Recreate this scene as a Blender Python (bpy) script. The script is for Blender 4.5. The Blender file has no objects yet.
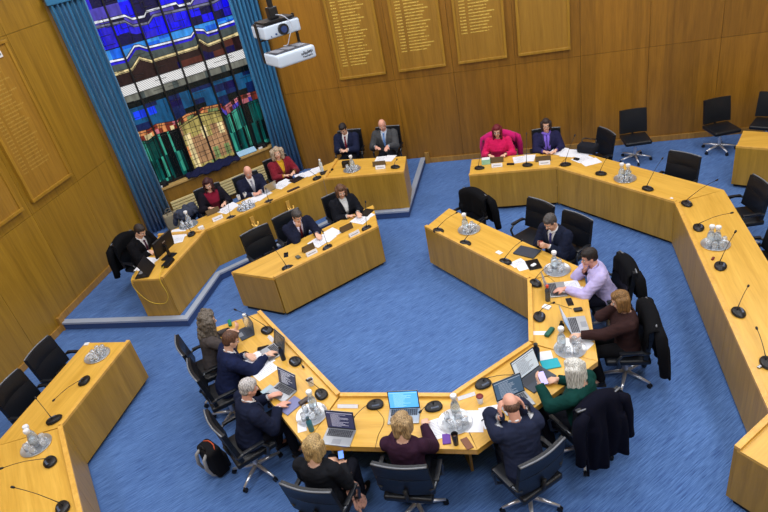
import bpy, bmesh, math, random
from mathutils import Vector, Matrix, noise
random.seed(7)
SC = bpy.context.scene
COL = SC.collection
R_ = math.radians
S = 2 ** -.5
VC = 3.24            # the room is symmetrical about the diagonal v = VC
def uv(u, v): return ((u + v) * S, (v - u) * S)      # diagonal room axes to x, y
# ------------------------------------------------------------------ camera
CAMP = Vector((0, 0, 5.6)); FPX = 605.63
def cam_axes(pit=31.0, roll=-12.12, a=16.96):
    p, r, a = R_(pit), R_(roll), R_(a)
    F = Vector((0, math.cos(p), -math.sin(p))); X = Vector((1, 0, 0)); U = X.cross(F)
    X2 = X * math.cos(r) + U * math.sin(r); U2 = -X * math.sin(r) + U * math.cos(r)
    m = Matrix.Rotation(a, 3, 'Z')
    return m @ F, m @ X2, m @ U2
CF, CX, CU = cam_axes()
def at(x, y, z=0.0):
    """world point where the sight line through a photo pixel meets height z"""
    d = CF * FPX + CX * (x - 384) - CU * (y - 256)
    return CAMP + d * ((z - CAMP.z) / d.z)
cam = bpy.data.cameras.new('camera'); co = bpy.data.objects.new('camera', cam); COL.objects.link(co)
cam.sensor_width = 36; cam.lens = 36 * FPX / 768; cam.clip_start = .05
co.matrix_world = Matrix((( CX.x, CU.x, -CF.x, CAMP.x), (CX.y, CU.y, -CF.y, CAMP.y), (CX.z, CU.z, -CF.z, CAMP.z), (0, 0, 0, 1)))
SC.camera = co
SC.view_settings.view_transform = 'Standard'; SC.view_settings.look = 'None'
SC.view_settings.gamma = 1; SC.view_settings.exposure = 0.0
# ------------------------------------------------------------------ materials
def lin(c):
    f = lambda v: v / 12.92 if v <= .04045 else ((v + .055) / 1.055) ** 2.4
    return tuple(f(x / 255) for x in c) + (1,)
MC = {}
def mat(name, rgb, rough=.6, metal=0, bump=0, bscale=60, var=0, vscale=8, emis=None, estr=1, trans=0, ior=1.45, coat=0, sheen=0, alpha=1):
    if name in MC: return MC[name]
    m = bpy.data.materials.new(name); m.use_nodes = True; MC[name] = m
    nt = m.node_tree; b = nt.nodes['Principled BSDF']
    b.inputs['Base Color'].default_value = lin(rgb); b.inputs['Roughness'].default_value = rough
    b.inputs['Metallic'].default_value = metal; b.inputs['Transmission Weight'].default_value = trans; b.inputs['IOR'].default_value = ior
    b.inputs['Coat Weight'].default_value = coat; b.inputs['Sheen Weight'].default_value = sheen
    if emis is not None:
        b.inputs['Emission Color'].default_value = lin(emis); b.inputs['Emission Strength'].default_value = estr
    tc = nt.nodes.new('ShaderNodeTexCoord')
    n = nt.nodes.new('ShaderNodeTexNoise'); n.inputs['Scale'].default_value = vscale; n.inputs['Detail'].default_value = 4
    nt.links.new(tc.outputs['Object'], n.inputs['Vector'])
    if var:
        mx = nt.nodes.new('ShaderNodeMix'); mx.data_type = 'RGBA'
        nt.links.new(n.outputs['Fac'], mx.inputs['Factor'])
        mx.inputs[6].default_value = lin([max(0, c * (1 - var)) for c in rgb]); mx.inputs[7].default_value = lin([min(255, c * (1 + var)) for c in rgb])
        nt.links.new(mx.outputs[2], b.inputs['Base Color'])
    if bump:
        n2 = nt.nodes.new('ShaderNodeTexNoise'); n2.inputs['Scale'].default_value = bscale; n2.inputs['Detail'].default_value = 5
        nt.links.new(tc.outputs['Object'], n2.inputs['Vector'])
        bp = nt.nodes.new('ShaderNodeBump'); bp.inputs['Strength'].default_value = bump; bp.inputs['Distance'].default_value = .01
        nt.links.new(n2.outputs['Fac'], bp.inputs['Height']); nt.links.new(bp.outputs['Normal'], b.inputs['Normal'])
    return m
def wood(name, c1, c2, az=None, rough=.4, panel=0, paxis=0, coat=.15, grain=1.0, pvar=.12):
    """veneer; az = grain direction in the floor plane, None = upright grain; panel = width of the veneer leaves"""
    if name in MC: return MC[name]
    m = bpy.data.materials.new(name); m.use_nodes = True; MC[name] = m
    nt = m.node_tree; b = nt.nodes['Principled BSDF']; L = nt.links.new
    g = nt.nodes.new('ShaderNodeNewGeometry'); mp = nt.nodes.new('ShaderNodeMapping')
    if az is None: mp.inputs['Scale'].default_value = (9, 9, .55)
    else:
        mp.vector_type = 'TEXTURE'
        mp.inputs['Rotation'].default_value = (0, 0, R_(90 - az)); mp.inputs['Scale'].default_value = (1.6, .11, .2)
    L(g.outputs['Position'], mp.inputs['Vector'])
    n = nt.nodes.new('ShaderNodeTexNoise'); n.inputs['Scale'].default_value = 1.0; n.inputs['Detail'].default_value = 7; n.inputs['Distortion'].default_value = .6; n.inputs['Roughness'].default_value = .6
    L(mp.outputs['Vector'], n.inputs['Vector'])
    n3 = nt.nodes.new('ShaderNodeTexNoise'); n3.inputs['Scale'].default_value = 6.0 * grain; n3.inputs['Detail'].default_value = 3
    L(mp.outputs['Vector'], n3.inputs['Vector'])
    a = nt.nodes.new('ShaderNodeMath'); a.operation = 'MULTIPLY_ADD'; a.inputs[1].default_value = .35
    L(n3.outputs['Fac'], a.inputs[0]); 
    a0 = nt.nodes.new('ShaderNodeMath'); a0.operation = 'MULTIPLY'; a0.inputs[1].default_value = .8
    L(n.outputs['Fac'], a0.inputs[0]); L(a0.outputs[0], a.inputs[2])
    cr = nt.nodes.new('ShaderNodeValToRGB'); cr.color_ramp.elements[0].position = .38; cr.color_ramp.elements[1].position = .78
    cr.color_ramp.elements[0].color = lin(c1); cr.color_ramp.elements[1].color = lin(c2)
    L(a.outputs[0], cr.inputs['Fac']); out = cr.outputs['Color']
    if panel:
        sx = nt.nodes.new('ShaderNodeSeparateXYZ'); L(g.outputs['Position'], sx.inputs[0])
        d = nt.nodes.new('ShaderNodeMath'); d.operation = 'DIVIDE'; d.inputs[1].default_value = panel; L(sx.outputs[paxis], d.inputs[0])
        fl = nt.nodes.new('ShaderNodeMath'); fl.operation = 'FLOOR'; L(d.outputs[0], fl.inputs[0])
        gz = nt.nodes.new('ShaderNodeMath'); gz.operation = 'GREATER_THAN'; gz.inputs[1].default_value = 1.985; L(sx.outputs[2], gz.inputs[0])
        ad = nt.nodes.new('ShaderNodeMath'); ad.operation = 'MULTIPLY_ADD'; ad.inputs[1].default_value = 37.7; L(gz.outputs[0], ad.inputs[0]); L(fl.outputs[0], ad.inputs[2])
        wn = nt.nodes.new('ShaderNodeTexWhiteNoise'); wn.noise_dimensions = '1D'; L(ad.outputs[0], wn.inputs['W'])
        mr = nt.nodes.new('ShaderNodeMapRange'); mr.inputs['To Min'].default_value = 1 - pvar; mr.inputs['To Max'].default_value = 1 + pvar; L(wn.outputs['Value'], mr.inputs['Value'])
        mm = nt.nodes.new('ShaderNodeVectorMath'); mm.operation = 'SCALE'; L(out, mm.inputs[0]); L(mr.outputs[0], mm.inputs['Scale']); out = mm.outputs[0]
    L(out, b.inputs['Base Color']); b.inputs['Roughness'].default_value = rough; b.inputs['Coat Weight'].default_value = coat; b.inputs['Coat Roughness'].default_value = .3
    return m
def carpet():
    m = bpy.data.materials.new('blue ribbed carpet'); m.use_nodes = True
    nt = m.node_tree; b = nt.nodes['Principled BSDF']; L = nt.links.new
    g = nt.nodes.new('ShaderNodeNewGeometry')
    def nz(sc, rot, s, det):
        mp = nt.nodes.new('ShaderNodeMapping'); mp.vector_type = 'TEXTURE'; mp.inputs['Rotation'].default_value = (0, 0, R_(rot)); mp.inputs['Scale'].default_value = sc
        L(g.outputs['Position'], mp.inputs['Vector'])
        n = nt.nodes.new('ShaderNodeTexNoise'); n.inputs['Scale'].default_value = s; n.inputs['Detail'].default_value = det; n.inputs['Roughness'].default_value = .7
        L(mp.outputs['Vector'], n.inputs['Vector']); return n.outputs['Fac']
    f1 = nz((.22, .011, 1), 45, 1, 3); f2 = nz((1.6, .9, 1), 45, .6, 3)
    a = nt.nodes.new('ShaderNodeMath'); a.operation = 'MULTIPLY_ADD'; a.inputs[1].default_value = .2; L(f2, a.inputs[0]); 
    a0 = nt.nodes.new('ShaderNodeMath'); a0.operation = 'MULTIPLY'; a0.inputs[1].default_value = .85; L(f1, a0.inputs[0]); L(a0.outputs[0], a.inputs[2])
    cr = nt.nodes.new('ShaderNodeValToRGB'); e = cr.color_ramp.elements
    e[0].position = .37; e[0].color = lin(CARPET[0]); e[1].position = .67; e[1].color = lin(CARPET[1])
    L(a.outputs[0], cr.inputs['Fac']); L(cr.outputs['Color'], b.inputs['Base Color']); b.inputs['Roughness'].default_value = .95
    bp = nt.nodes.new('ShaderNodeBump'); bp.inputs['Strength'].default_value = .5; bp.inputs['Distance'].default_value = .01
    L(f1, bp.inputs['Height']); L(bp.outputs['Normal'], b.inputs['Normal'])
    return m
CARPET = ((44, 76, 134), (92, 131, 191))
M_CARPET = carpet()
WALL_B = wood('honey veneer wall panelling', (122, 82, 15), (161, 112, 30), panel=.64, paxis=0, rough=.42, pvar=.14)
WALL_L = wood('amber veneer side wall panelling', (132, 97, 20), (166, 126, 34), panel=.64, paxis=1, rough=.42, pvar=.07)
WALL_W = wood('veneer under the window', (120, 86, 26), (152, 112, 40), rough=.42)
TRIM = wood('light oak trim', (140, 100, 40), (176, 132, 60))
BOARD = wood('board veneer', (136, 98, 30), (166, 124, 44), rough=.38)
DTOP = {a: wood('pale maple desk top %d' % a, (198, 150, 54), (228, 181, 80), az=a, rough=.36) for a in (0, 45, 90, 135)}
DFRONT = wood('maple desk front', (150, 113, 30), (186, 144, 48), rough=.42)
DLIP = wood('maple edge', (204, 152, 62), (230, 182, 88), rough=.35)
PLINTH = mat('dark plinth', (18, 20, 28), .6)
LEATH = mat('black leather', (15, 19, 27), .42, bump=.15, bscale=90)
BLACK = mat('black plastic', (20, 20, 24), .4)
MATT = mat('soft black plastic', (28, 30, 34), .6)
CHROME = mat('polished chrome', (222, 224, 230), .28, .8)
STEEL = mat('silver plate', (222, 226, 232), .3, .85, bump=.05, bscale=30)
ALU = mat('brushed aluminium', (168, 172, 178), .35, .8)
KEYS = mat('dark keys', (58, 60, 68), .5)
PAPER = mat('white paper', (226, 228, 236), .8, var=.04, vscale=30)
PRINT = mat('printed grey lines', (150, 152, 165), .8)
WHITE = mat('white plastic', (228, 230, 234), .45)
GLASS = mat('clear glass', (246, 250, 255), .04, trans=.78, ior=1.35)
WATER = mat('water', (232, 246, 250), .03, trans=.95, ior=1.25)
BRASS = mat('polished brass', (232, 186, 92), .35, .35)
EYEW = mat('eye white', (225, 222, 218), .3); EYED = mat('dark iris', (40, 28, 22), .3)
# ------------------------------------------------------------------ object helpers
def link(name, me, m, parent=None):
    o = bpy.data.objects.new(name, me); COL.objects.link(o)
    if m is not None and not me.materials: me.materials.append(m)
    if parent is not None: o.parent = parent
    return o
def obj(name, bm, m, parent=None, smooth=False, world=False, angle=None):
    if world and parent is not None:
        bmesh.ops.transform(bm, matrix=parent.matrix_basis.inverted(), verts=bm.verts)
    me = bpy.data.meshes.new(name); bm.normal_update(); bm.to_mesh(me); bm.free()
    if smooth:
        me.shade_smooth()
        if angle: me.set_sharp_from_angle(angle=R_(angle))
    return link(name, me, m, parent)
def tag(o, label, cat, group=None):
    o['label'] = label; o['category'] = cat
    if group: o['group'] = group
    return o
def thing(name, label, cat, loc=(0, 0, 0), rz=0, group=None):
    o = bpy.data.objects.new(name, None); COL.objects.link(o); o.empty_display_size = .1
    o.location = loc; o.rotation_euler = (0, 0, rz)
    o.matrix_basis = Matrix.Translation(Vector(loc)) @ Matrix.Rotation(rz, 4, 'Z')
    return tag(o, label, cat, group)
def struct(o): o['kind'] = 'structure'; return o
def copy_tree(o, parent=None):
    c = o.copy(); COL.objects.link(c); c.parent = parent
    for ch in [k for k in o.children]: copy_tree(ch, c)
    return c
def BM(): return bmesh.new()
def xf(loc=(0, 0, 0), rot=None, sc=(1, 1, 1)):
    m = Matrix.Translation(Vector(loc))
    if rot is not None: m = m @ (rot.to_4x4() if isinstance(rot, Matrix) else Matrix.Rotation(rot, 4, 'Z'))
    return m @ Matrix.Diagonal((*sc, 1))
def box(bm, c, s, rot=None, bev=0, seg=2):
    r = bmesh.ops.create_cube(bm, size=1, matrix=xf(c, rot, s))
    if bev:
        es = list({e for v in r['verts'] for e in v.link_edges})
        bmesh.ops.bevel(bm, geom=es, offset=bev, segments=seg, profile=.6, affect='EDGES')
def frame_z(d):
    d = Vector(d).normalized(); q = d.to_track_quat('Z', 'Y'); return q.to_matrix()
def cyl(bm, p0, p1, r0, r1=None, n=16, caps=True):
    p0, p1 = Vector(p0), Vector(p1); r1 = r0 if r1 is None else r1
    L = (p1 - p0).length
    if L < 1e-6: return
    bmesh.ops.create_cone(bm, cap_ends=caps, segments=n, radius1=r0, radius2=r1, depth=L, matrix=xf((p0 + p1) / 2, frame_z(p1 - p0)))
def ball(bm, c, r, sc=(1, 1, 1), rot=None, u=16, v=10):
    M = xf(c, rot, sc); N = bm.verts.new
    top = N(M @ Vector((0, 0, r))); bot = N(M @ Vector((0, 0, -r))); rings = []
    for i in range(1, v):
        a = math.pi * i / v; z, q = r * math.cos(a), r * math.sin(a)
        rings.append([N(M @ Vector((q * math.cos(k * math.tau / u), q * math.sin(k * math.tau / u), z))) for k in range(u)])
    for k in range(u):
        bm.faces.new((top, rings[0][k], rings[0][(k + 1) % u])); bm.faces.new((bot, rings[-1][(k + 1) % u], rings[-1][k]))
        for i in range(v - 2): bm.faces.new((rings[i][k], rings[i + 1][k], rings[i + 1][(k + 1) % u], rings[i][(k + 1) % u]))
def tube(bm, pts, r, n=8, rad=None, closed=False):
    """a tube swept along points"""
    pts = [Vector(p) for p in pts]; rings = []; m = len(pts)
    up = Vector((0, 0, 1)); prev = None
    for i, p in enumerate(pts):
        t = (pts[min(i + 1, m - 1)] - pts[max(i - 1, 0)]).normalized()
        if prev is None:
            a = t.orthogonal().normalized()
        else: a = (prev - t * prev.dot(t)).normalized()
        prev = a; b = t.cross(a); rr = rad[i] if rad else r
        rings.append([bm.verts.new(p + (a * math.cos(k * math.tau / n) + b * math.sin(k * math.tau / n)) * rr) for k in range(n)])
    for i in range(m - 1):
        for k in range(n): bm.faces.new((rings[i][k], rings[i][(k + 1) % n], rings[i + 1][(k + 1) % n], rings[i + 1][k]))
    bm.faces.new(rings[0][::-1]); bm.faces.new(rings[-1])
def lathe(bm, prof, c=(0, 0, 0), n=28, rot=None):
    M = xf(c, rot); rings = []
    for r, z in prof:
        rings.append([bm.verts.new(M @ Vector((max(r, 1e-4) * math.cos(k * math.tau / n), max(r, 1e-4) * math.sin(k * math.tau / n), z))) for k in range(n)])
    for i in range(len(rings) - 1):
        for k in range(n): bm.faces.new((rings[i][k], rings[i][(k + 1) % n], rings[i + 1][(k + 1) % n], rings[i + 1][k]))
    bm.faces.new(rings[0][::-1]); bm.faces.new(rings[-1])
def prism(bm, pts, z0, z1):
    n = len(pts); lo = [bm.verts.new((p[0], p[1], z0)) for p in pts]; hi = [bm.verts.new((p[0], p[1], z1)) for p in pts]
    fs = [bm.faces.new(lo[::-1]), bm.faces.new(hi)]
    for i in range(n): fs.append(bm.faces.new((lo[i], lo[(i + 1) % n], hi[(i + 1) % n], hi[i])))
    bmesh.ops.recalc_face_normals(bm, faces=fs)
def sheet(bm, f, nu_, nv_, thick):
    """closed thin solid from a parametric surface f(s,t)"""
    P = [[Vector(f(i / nu_, j / nv_)) for j in range(nv_ + 1)] for i in range(nu_ + 1)]
    def nrm(i, j):
        a = P[min(i + 1, nu_)][j] - P[max(i - 1, 0)][j]; b = P[i][min(j + 1, nv_)] - P[i][max(j - 1, 0)]
        n = a.cross(b); return n.normalized() if n.length > 1e-9 else Vector((0, 0, 1))
    A = [[bm.verts.new(P[i][j] + nrm(i, j) * thick / 2) for j in range(nv_ + 1)] for i in range(nu_ + 1)]
    B = [[bm.verts.new(P[i][j] - nrm(i, j) * thick / 2) for j in range(nv_ + 1)] for i in range(nu_ + 1)]
    for i in range(nu_):
        for j in range(nv_):
            bm.faces.new((A[i][j], A[i + 1][j], A[i + 1][j + 1], A[i][j + 1])); bm.faces.new((B[i][j], B[i][j + 1], B[i + 1][j + 1], B[i + 1][j]))
    for i in range(nu_):
        bm.faces.new((A[i][0], B[i][0], B[i + 1][0], A[i + 1][0])); bm.faces.new((A[i][nv_], A[i + 1][nv_], B[i + 1][nv_], B[i][nv_]))
    for j in range(nv_):
        bm.faces.new((A[0][j], A[0][j + 1], B[0][j + 1], B[0][j])); bm.faces.new((A[nu_][j], B[nu_][j], B[nu_][j + 1], A[nu_][j + 1]))
# rotations so that local +Y faces the middle of the room from each side of the rings
ROT = dict(SW=-45, S=0, SE=45, E=90, NE=135, N=180, CL=-135, W=-90)
def fwd(rz): return Vector((-math.sin(rz), math.cos(rz), 0))
# ================================================================== ROOM SHELL
CEIL = 6.7; XE = 6.6; YS = -3.0
WC1 = (-8.25, 10.10); WC2 = (-5.45, 12.87)
b = BM(); prism(b, [(-8.4, YS), (XE, YS), (XE, 13.0), (-5.3, 13.0), (-8.4, 10.0)], -.2, 0); struct(obj('floor', b, M_CARPET))
b = BM(); prism(b, [(-8.6, YS), (XE, YS), (XE, 13.2), (-5.3, 13.4), (-8.6, 10.0)], CEIL, CEIL + .15); struct(obj('ceiling', b, mat('white ceiling', (225, 220, 210), .9)))
def slot_wall(name, m, along, lo, hi, const, joints, zs, out):
    """wall of flat panels with fine joints; along 0 = runs in x, 1 = runs in y; out = direction of thickness"""
    b = BM(); g = .006
    xs = [lo] + [j for j in joints if lo < j < hi] + [hi]
    for i in range(len(xs) - 1):
        for k in range(len(zs) - 1):
            a0, a1 = xs[i] + g / 2, xs[i + 1] - g / 2; z0, z1 = zs[k] + g / 2, zs[k + 1] - g / 2
            c = ((a0 + a1) / 2, const + out * .03, (z0 + z1) / 2); s = (a1 - a0, .06, z1 - z0)
            if along: c = (c[1], c[0], c[2]); s = (s[1], s[0], s[2])
            box(b, c, s)
    c = ((lo + hi) / 2, const + out * .085, (zs[0] + zs[-1]) / 2); s = (hi - lo, .05, zs[-1] - zs[0])
    if along: c = (c[1], c[0], c[2]); s = (s[1], s[0], s[2])
    box(b, c, s)
    return struct(obj(name, b, m))
JX = [-2.85 + 1.28 * k for k in range(-2, 8)]; JY = sorted(8.95 - 1.28 * k for k in range(0, 10))
wb = slot_wall('wall_back', WALL_B, 0, WC2[0], XE, 12.87, JX, [0, 1.99, 4.64, CEIL], 1)
wl = slot_wall('wall_left', WALL_L, 1, YS, WC1[1], -8.25, JY, [0, 1.99, 4.64, CEIL], -1)
b = BM(); box(b, (XE + .05, 5, CEIL / 2), (.1, 16.2, CEIL)); struct(obj('wall_right', b, mat('cream plaster', (200, 185, 150), .85)))
b = BM(); box(b, (-.9, YS - .05, CEIL / 2), (15.2, .1, CEIL)); struct(obj('wall_front', b, MC['cream plaster']))
# window wall: below the sill and above the head
UW = -13.0; ROTD = R_(45)
def dbox(bm, u0, u1, v0, v1, z0, z1, bev=0):
    x, y = uv((u0 + u1) / 2, (v0 + v1) / 2)
    box(bm, (x, y, (z0 + z1) / 2), (v1 - v0, abs(u1 - u0), z1 - z0), R_(45), bev)
b = BM(); dbox(b, UW - .06, UW, 1.22, 5.26, 0, .93); dbox(b, UW - .3, UW - .24, .9, 5.5, 0, CEIL)
dbox(b, UW - .24, UW, 1.22, 1.5, .93, CEIL); dbox(b, UW - .24, UW, 4.98, 5.26, .93, CEIL); dbox(b, UW - .24, UW, 1.5, 4.98, 5.35, CEIL)
struct(obj('wall_window', b, WALL_W))
b = BM(); dbox(b, UW - .22, UW + .04, 1.5, 4.98, .93, .98, .008); struct(obj('trim_1', b, wood('pale sill wood', (176, 140, 80), (206, 170, 104), az=45)))
# boards on the walls
GILT = mat('gilt lettering', (226, 196, 96), .35, .35)
def board_mat(along, a0, z1, zl):
    m = BOARD.copy(); m.name = 'board veneer with gilt list'; nt = m.node_tree; L = nt.links.new; b = nt.nodes['Principled BSDF']
    def M(op, a, bb=None, c=None):
        n = nt.nodes.new('ShaderNodeMath'); n.operation = op
        for i, v in enumerate((a, bb, c)):
            if v is None: continue
            if isinstance(v, (int, float)): n.inputs[i].default_value = v
            else: L(v, n.inputs[i])
        return n.outputs[0]
    g = nt.nodes.new('ShaderNodeNewGeometry'); sx = nt.nodes.new('ShaderNodeSeparateXYZ'); L(g.outputs['Position'], sx.inputs[0])
    a = sx.outputs[1 if along else 0]; z = sx.outputs[2]; x = M('SUBTRACT', a, a0)
    row = M('FLOOR', M('DIVIDE', z, .062)); fr = M('FRACT', M('DIVIDE', z, .062))
    rm = M('MULTIPLY', M('GREATER_THAN', fr, .30), M('LESS_THAN', fr, .66))
    wn = nt.nodes.new('ShaderNodeTexWhiteNoise'); wn.noise_dimensions = '1D'; L(row, wn.inputs['W'])
    end = M('MULTIPLY_ADD', wn.outputs['Value'], .24, .62)
    c1 = M('MULTIPLY', M('GREATER_THAN', x, .13), M('LESS_THAN', x, .25)); c2 = M('MULTIPLY', M('GREATER_THAN', x, .31), M('LESS_THAN', x, end))
    cm = nt.nodes.new('ShaderNodeCombineXYZ'); L(M('MULTIPLY', x, 62), cm.inputs[0]); L(M('MULTIPLY', row, 7.3), cm.inputs[1]); L(M('MULTIPLY', z, 90), cm.inputs[2])
    nn = nt.nodes.new('ShaderNodeTexNoise'); nn.inputs['Scale'].default_value = 1.0; nn.inputs['Detail'].default_value = 1; L(cm.outputs[0], nn.inputs['Vector'])
    ink = M('GREATER_THAN', nn.outputs['Fac'], .44)
    mask = M('MULTIPLY', M('MULTIPLY', M('MULTIPLY', rm, M('MAXIMUM', c1, c2)), ink), M('MULTIPLY', M('GREATER_THAN', z, zl), M('LESS_THAN', z, z1 - .2)))
    mask = M('MULTIPLY', mask, .95 if not along else .5)
    src = b.inputs['Base Color'].links[0].from_socket
    mx = nt.nodes.new('ShaderNodeMix'); mx.data_type = 'RGBA'; L(mask, mx.inputs['Factor']); L(src, mx.inputs[6]); mx.inputs[7].default_value = lin((222, 192, 92)) if not along else lin((186, 154, 74)); L(mx.outputs[2], b.inputs['Base Color'])
    return m
def board(name, label, along, a0, a1, z0, z1, const, sign, rows, group=None):
    cx = (a0 + a1) / 2
    P = lambda a, d, z: (a, const - sign * d, z) if not along else (const - sign * d, a, z)
    SZ = lambda a, d, z: (a, d, z) if not along else (d, a, z)
    t = thing(name, label, 'board', P(cx, .0, z0), 0, group)
    b = BM(); box(b, P(cx, .02, (z0 + z1) / 2), SZ(a1 - a0 - .1, .036, z1 - z0 - .1)); obj('panel', b, board_mat(along, a0, z1, rows) if rows else BOARD, t, world=True)
    fr = BM(); w = .055
    for (c, s) in ((P(a0 + w / 2, .03, (z0 + z1) / 2), SZ(w, .06, z1 - z0)), (P(a1 - w / 2, .03, (z0 + z1) / 2), SZ(w, .06, z1 - z0)),
                   (P(cx, .035, z0 + w / 2), SZ(a1 - a0, .07, w)), (P(cx, .035, z1 - w / 2), SZ(a1 - a0, .07, w))): box(fr, c, s, bev=.008)
    obj('frame', fr, wood('board frame veneer', (140, 102, 24), (172, 130, 40)), t, world=True)
    return t
HB = 'framed boards along the back wall'
board('honours_board', 'framed wooden board with long gilt name list nearest the blue curtain', 0, -4.05, -3.0, 2.16, 4.6, 12.87, 1, 2.42, HB)
board('honours_board', 'framed wooden board with gilt name list, second from the curtain on back wall', 0, -2.72, -1.70, 2.16, 4.6, 12.87, 1, 2.55, HB)
board('honours_board', 'framed wooden board with shortest gilt list, right beside the blank board', 0, -1.44, -.44, 2.16, 4.6, 12.87, 1, 2.75, HB)
board('honours_board', 'blank framed wooden board without lettering on the back wall', 0, -.22, .80, 2.16, 4.6, 12.87, 1, 0, HB)
board('honours_board', 'framed wooden board with faint lettering on left wall, nearer the curtain', 1, 7.76, 8.84, 2.16, 4.6, -8.25, -1, 2.6, 'framed boards on the left wall')
board('honours_board', 'framed board on left wall cut by the photo edge, farther from the curtain', 1, 6.45, 7.52, 2.16, 4.6, -8.25, -1, 0, 'framed boards on the left wall')
# skirting
b = BM(); box(b, (.6, 12.855, .06), (12.0, .03, .12), bev=.005); struct(obj('baseboard_back', b, TRIM))
b = BM(); box(b, (-8.235, 8.6, .21), (.03, 3.0, .12), bev=.004); box(b, (-8.235, 2.05, .06), (.03, 10.1, .12), bev=.004); struct(obj('baseboard_left', b, TRIM))
b = BM(); box(b, (-8.22, 7.08, .12), (.06, .1, .3), bev=.004); struct(obj('trim_2', b, TRIM))
b = BM(); box(b, (-2.4, 12.84, .12), (.1, .05, .3), bev=.004); struct(obj('trim_3', b, TRIM))
# dais
DZ = .15
q1 = uv(-9.98, 0)
def diag_at_x(u, x): return (x, x - u / S)          # x - y = u/S
DE = [(-8.22, 7.06), (-5.72, 7.06), diag_at_x(-9.98, -5.72), (4.58 - diag_at_x(-9.98, -5.72)[1], 4.58 + 5.72), (-2.46, 10.3), (-2.46, 12.84)]
dm = [DE[0], DE[1], DE[2], DE[3], DE[4], DE[5], (-5.4, 12.84), (-8.22, 10.05)]
b = BM(); prism(b, dm, 0.002, DZ - .004); struct(obj('floor_dais', b, mat('dark blue riser carpet', (52, 76, 124), .95, bump=.3)))
inn = [(-8.22, 7.16), (-5.81, 7.16), (-5.81, DE[2][1] + .03), (DE[3][0] - .03, 10.39), (-2.55, 10.39), (-2.55, 12.84), (-5.4, 12.84), (-8.22, 10.05)]
b = BM(); prism(b, inn, DZ - .004, DZ); struct(obj('floor_dais_carpet', b, M_CARPET))
b = BM()
for i in range(5):
    q = [DE[i], DE[i + 1], inn[i + 1], inn[i]]; prism(b, q, DZ - .03 if False else DZ - .004, DZ + .006)
struct(obj('trim_4', b, mat('grey blue step nosing', (158, 168, 186), .5)))
b = BM()
for i in range(5):
    p, q = Vector((*DE[i], 0)), Vector((*DE[i + 1], 0)); d = (q - p).normalized(); n = Vector((d.y, -d.x, 0)); c = (p + q) / 2 + n * .006
    box(b, (c.x, c.y, DZ - .012), ((q - p).length + .01, .012, .036), math.atan2(d.y, d.x))
struct(obj('trim_5', b, MC['grey blue step nosing']))
# ================================================================== WINDOW
UG = UW - .16
def pw(pts, v):
    if v <= pts[0][0]: return pts[0][1]
    for (a, za), (c, zc) in zip(pts, pts[1:]):
        if v <= c: return za + (zc - za) * (v - a) / (c - a)
    return pts[-1][1]
LA = [(-1.14, 4.41), (-.65, 4.4), (-.54, 4.31), (-.3, 4.3), (-.24, 4.37), (.38, 4.38), (.41, 4.32), (.67, 4.31), (.8, 4.42), (1.5, 4.42)]
LA2 = [(-1.15, 4.33), (-.69, 4.31), (-.57, 4.19), (-.27, 4.17), (-.14, 4.27), (.68, 4.23), (1.13, 4.22), (1.5, 4.3)]
LB = [(-1.17, 3.68), (-.91, 3.66), (-.69, 3.83), (-.6, 3.82), (-.48, 3.74), (.05, 3.72), (.45, 3.71), (.58, 3.81), (.75, 3.76), (.79, 3.69), (1.02, 3.69), (1.09, 3.75), (1.4, 3.76)]
LC = [(-1.18, 3.45), (-.89, 3.45), (-.68, 3.61), (-.47, 3.48), (-.38, 3.49), (.51, 3.49), (.6, 3.61), (.73, 3.47), (1.37, 3.51)]
LR = [(-1.4, 2.24), (-1.03, 2.21), (-.86, 2.26), (-.42, 2.19), (-.19, 2.25), (.1, 2.24), (.18, 2.27), (.61, 2.22), (.64, 2.14), (1.06, 2.25), (1.5, 2.23)]
LRB = [(-1.4, 2.05), (-1.12, 1.99), (-.94, 2.05), (-.49, 2.02), (-.36, 2.08), (.07, 2.16), (.56, 2.08), (.63, 1.93), (1.0, 2.04), (1.5, 2.05)]
GC = {'deep blue': ((18, 14, 225), 1.0), 'royal': ((38, 30, 200), .9), 'midnight': ((14, 12, 70), .7), 'violet': ((80, 70, 185), .8), 'white': ((225, 228, 240), .95), 'grey': ((120, 122, 150), .8),
      'sky': ((52, 140, 225), .9), 'azure': ((20, 95, 220), .9), 'sage': ((80, 92, 92), .6), 'cream': ((225, 205, 150), .9), 'brown': ((50, 32, 34), .5), 'rust': ((96, 48, 40), .55),
      'hatch': ((222, 222, 222), 1.0), 'fog': ((128, 130, 120), .6), 'navy': ((16, 34, 84), .7), 'sea': ((20, 84, 130), .7), 'bright blue': ((20, 60, 235), 1.0), 'red': ((134, 52, 40), .75), 'orange': ((214, 138, 84), .8),
      'pink': ((196, 110, 120), .8), 'forest': ((8, 66, 62), .7), 'teal': ((10, 88, 84), .7), 'mint': ((60, 160, 136), .8), 'bark': ((10, 22, 26), .5), 'gold': ((176, 160, 92), .8), 'tan': ((176, 134, 96), .8), 'lime': ((132, 152, 96), .75)}
GN = list(GC)
W = thing('window_1', 'tall stained glass window in blues over golden and green panels', 'window', (*uv(UG, VC), .98), 0); del W['label'], W['category']; struct(W)
gm = bpy.data.meshes.new('stained_glass'); vs = []; fs = []; mi = []
rg = random.Random(3)
hsh = lambda *a: rg.__class__(str(a)).random()
def pick(lst, *k): return lst[int(hsh(*k) * len(lst))]
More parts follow.
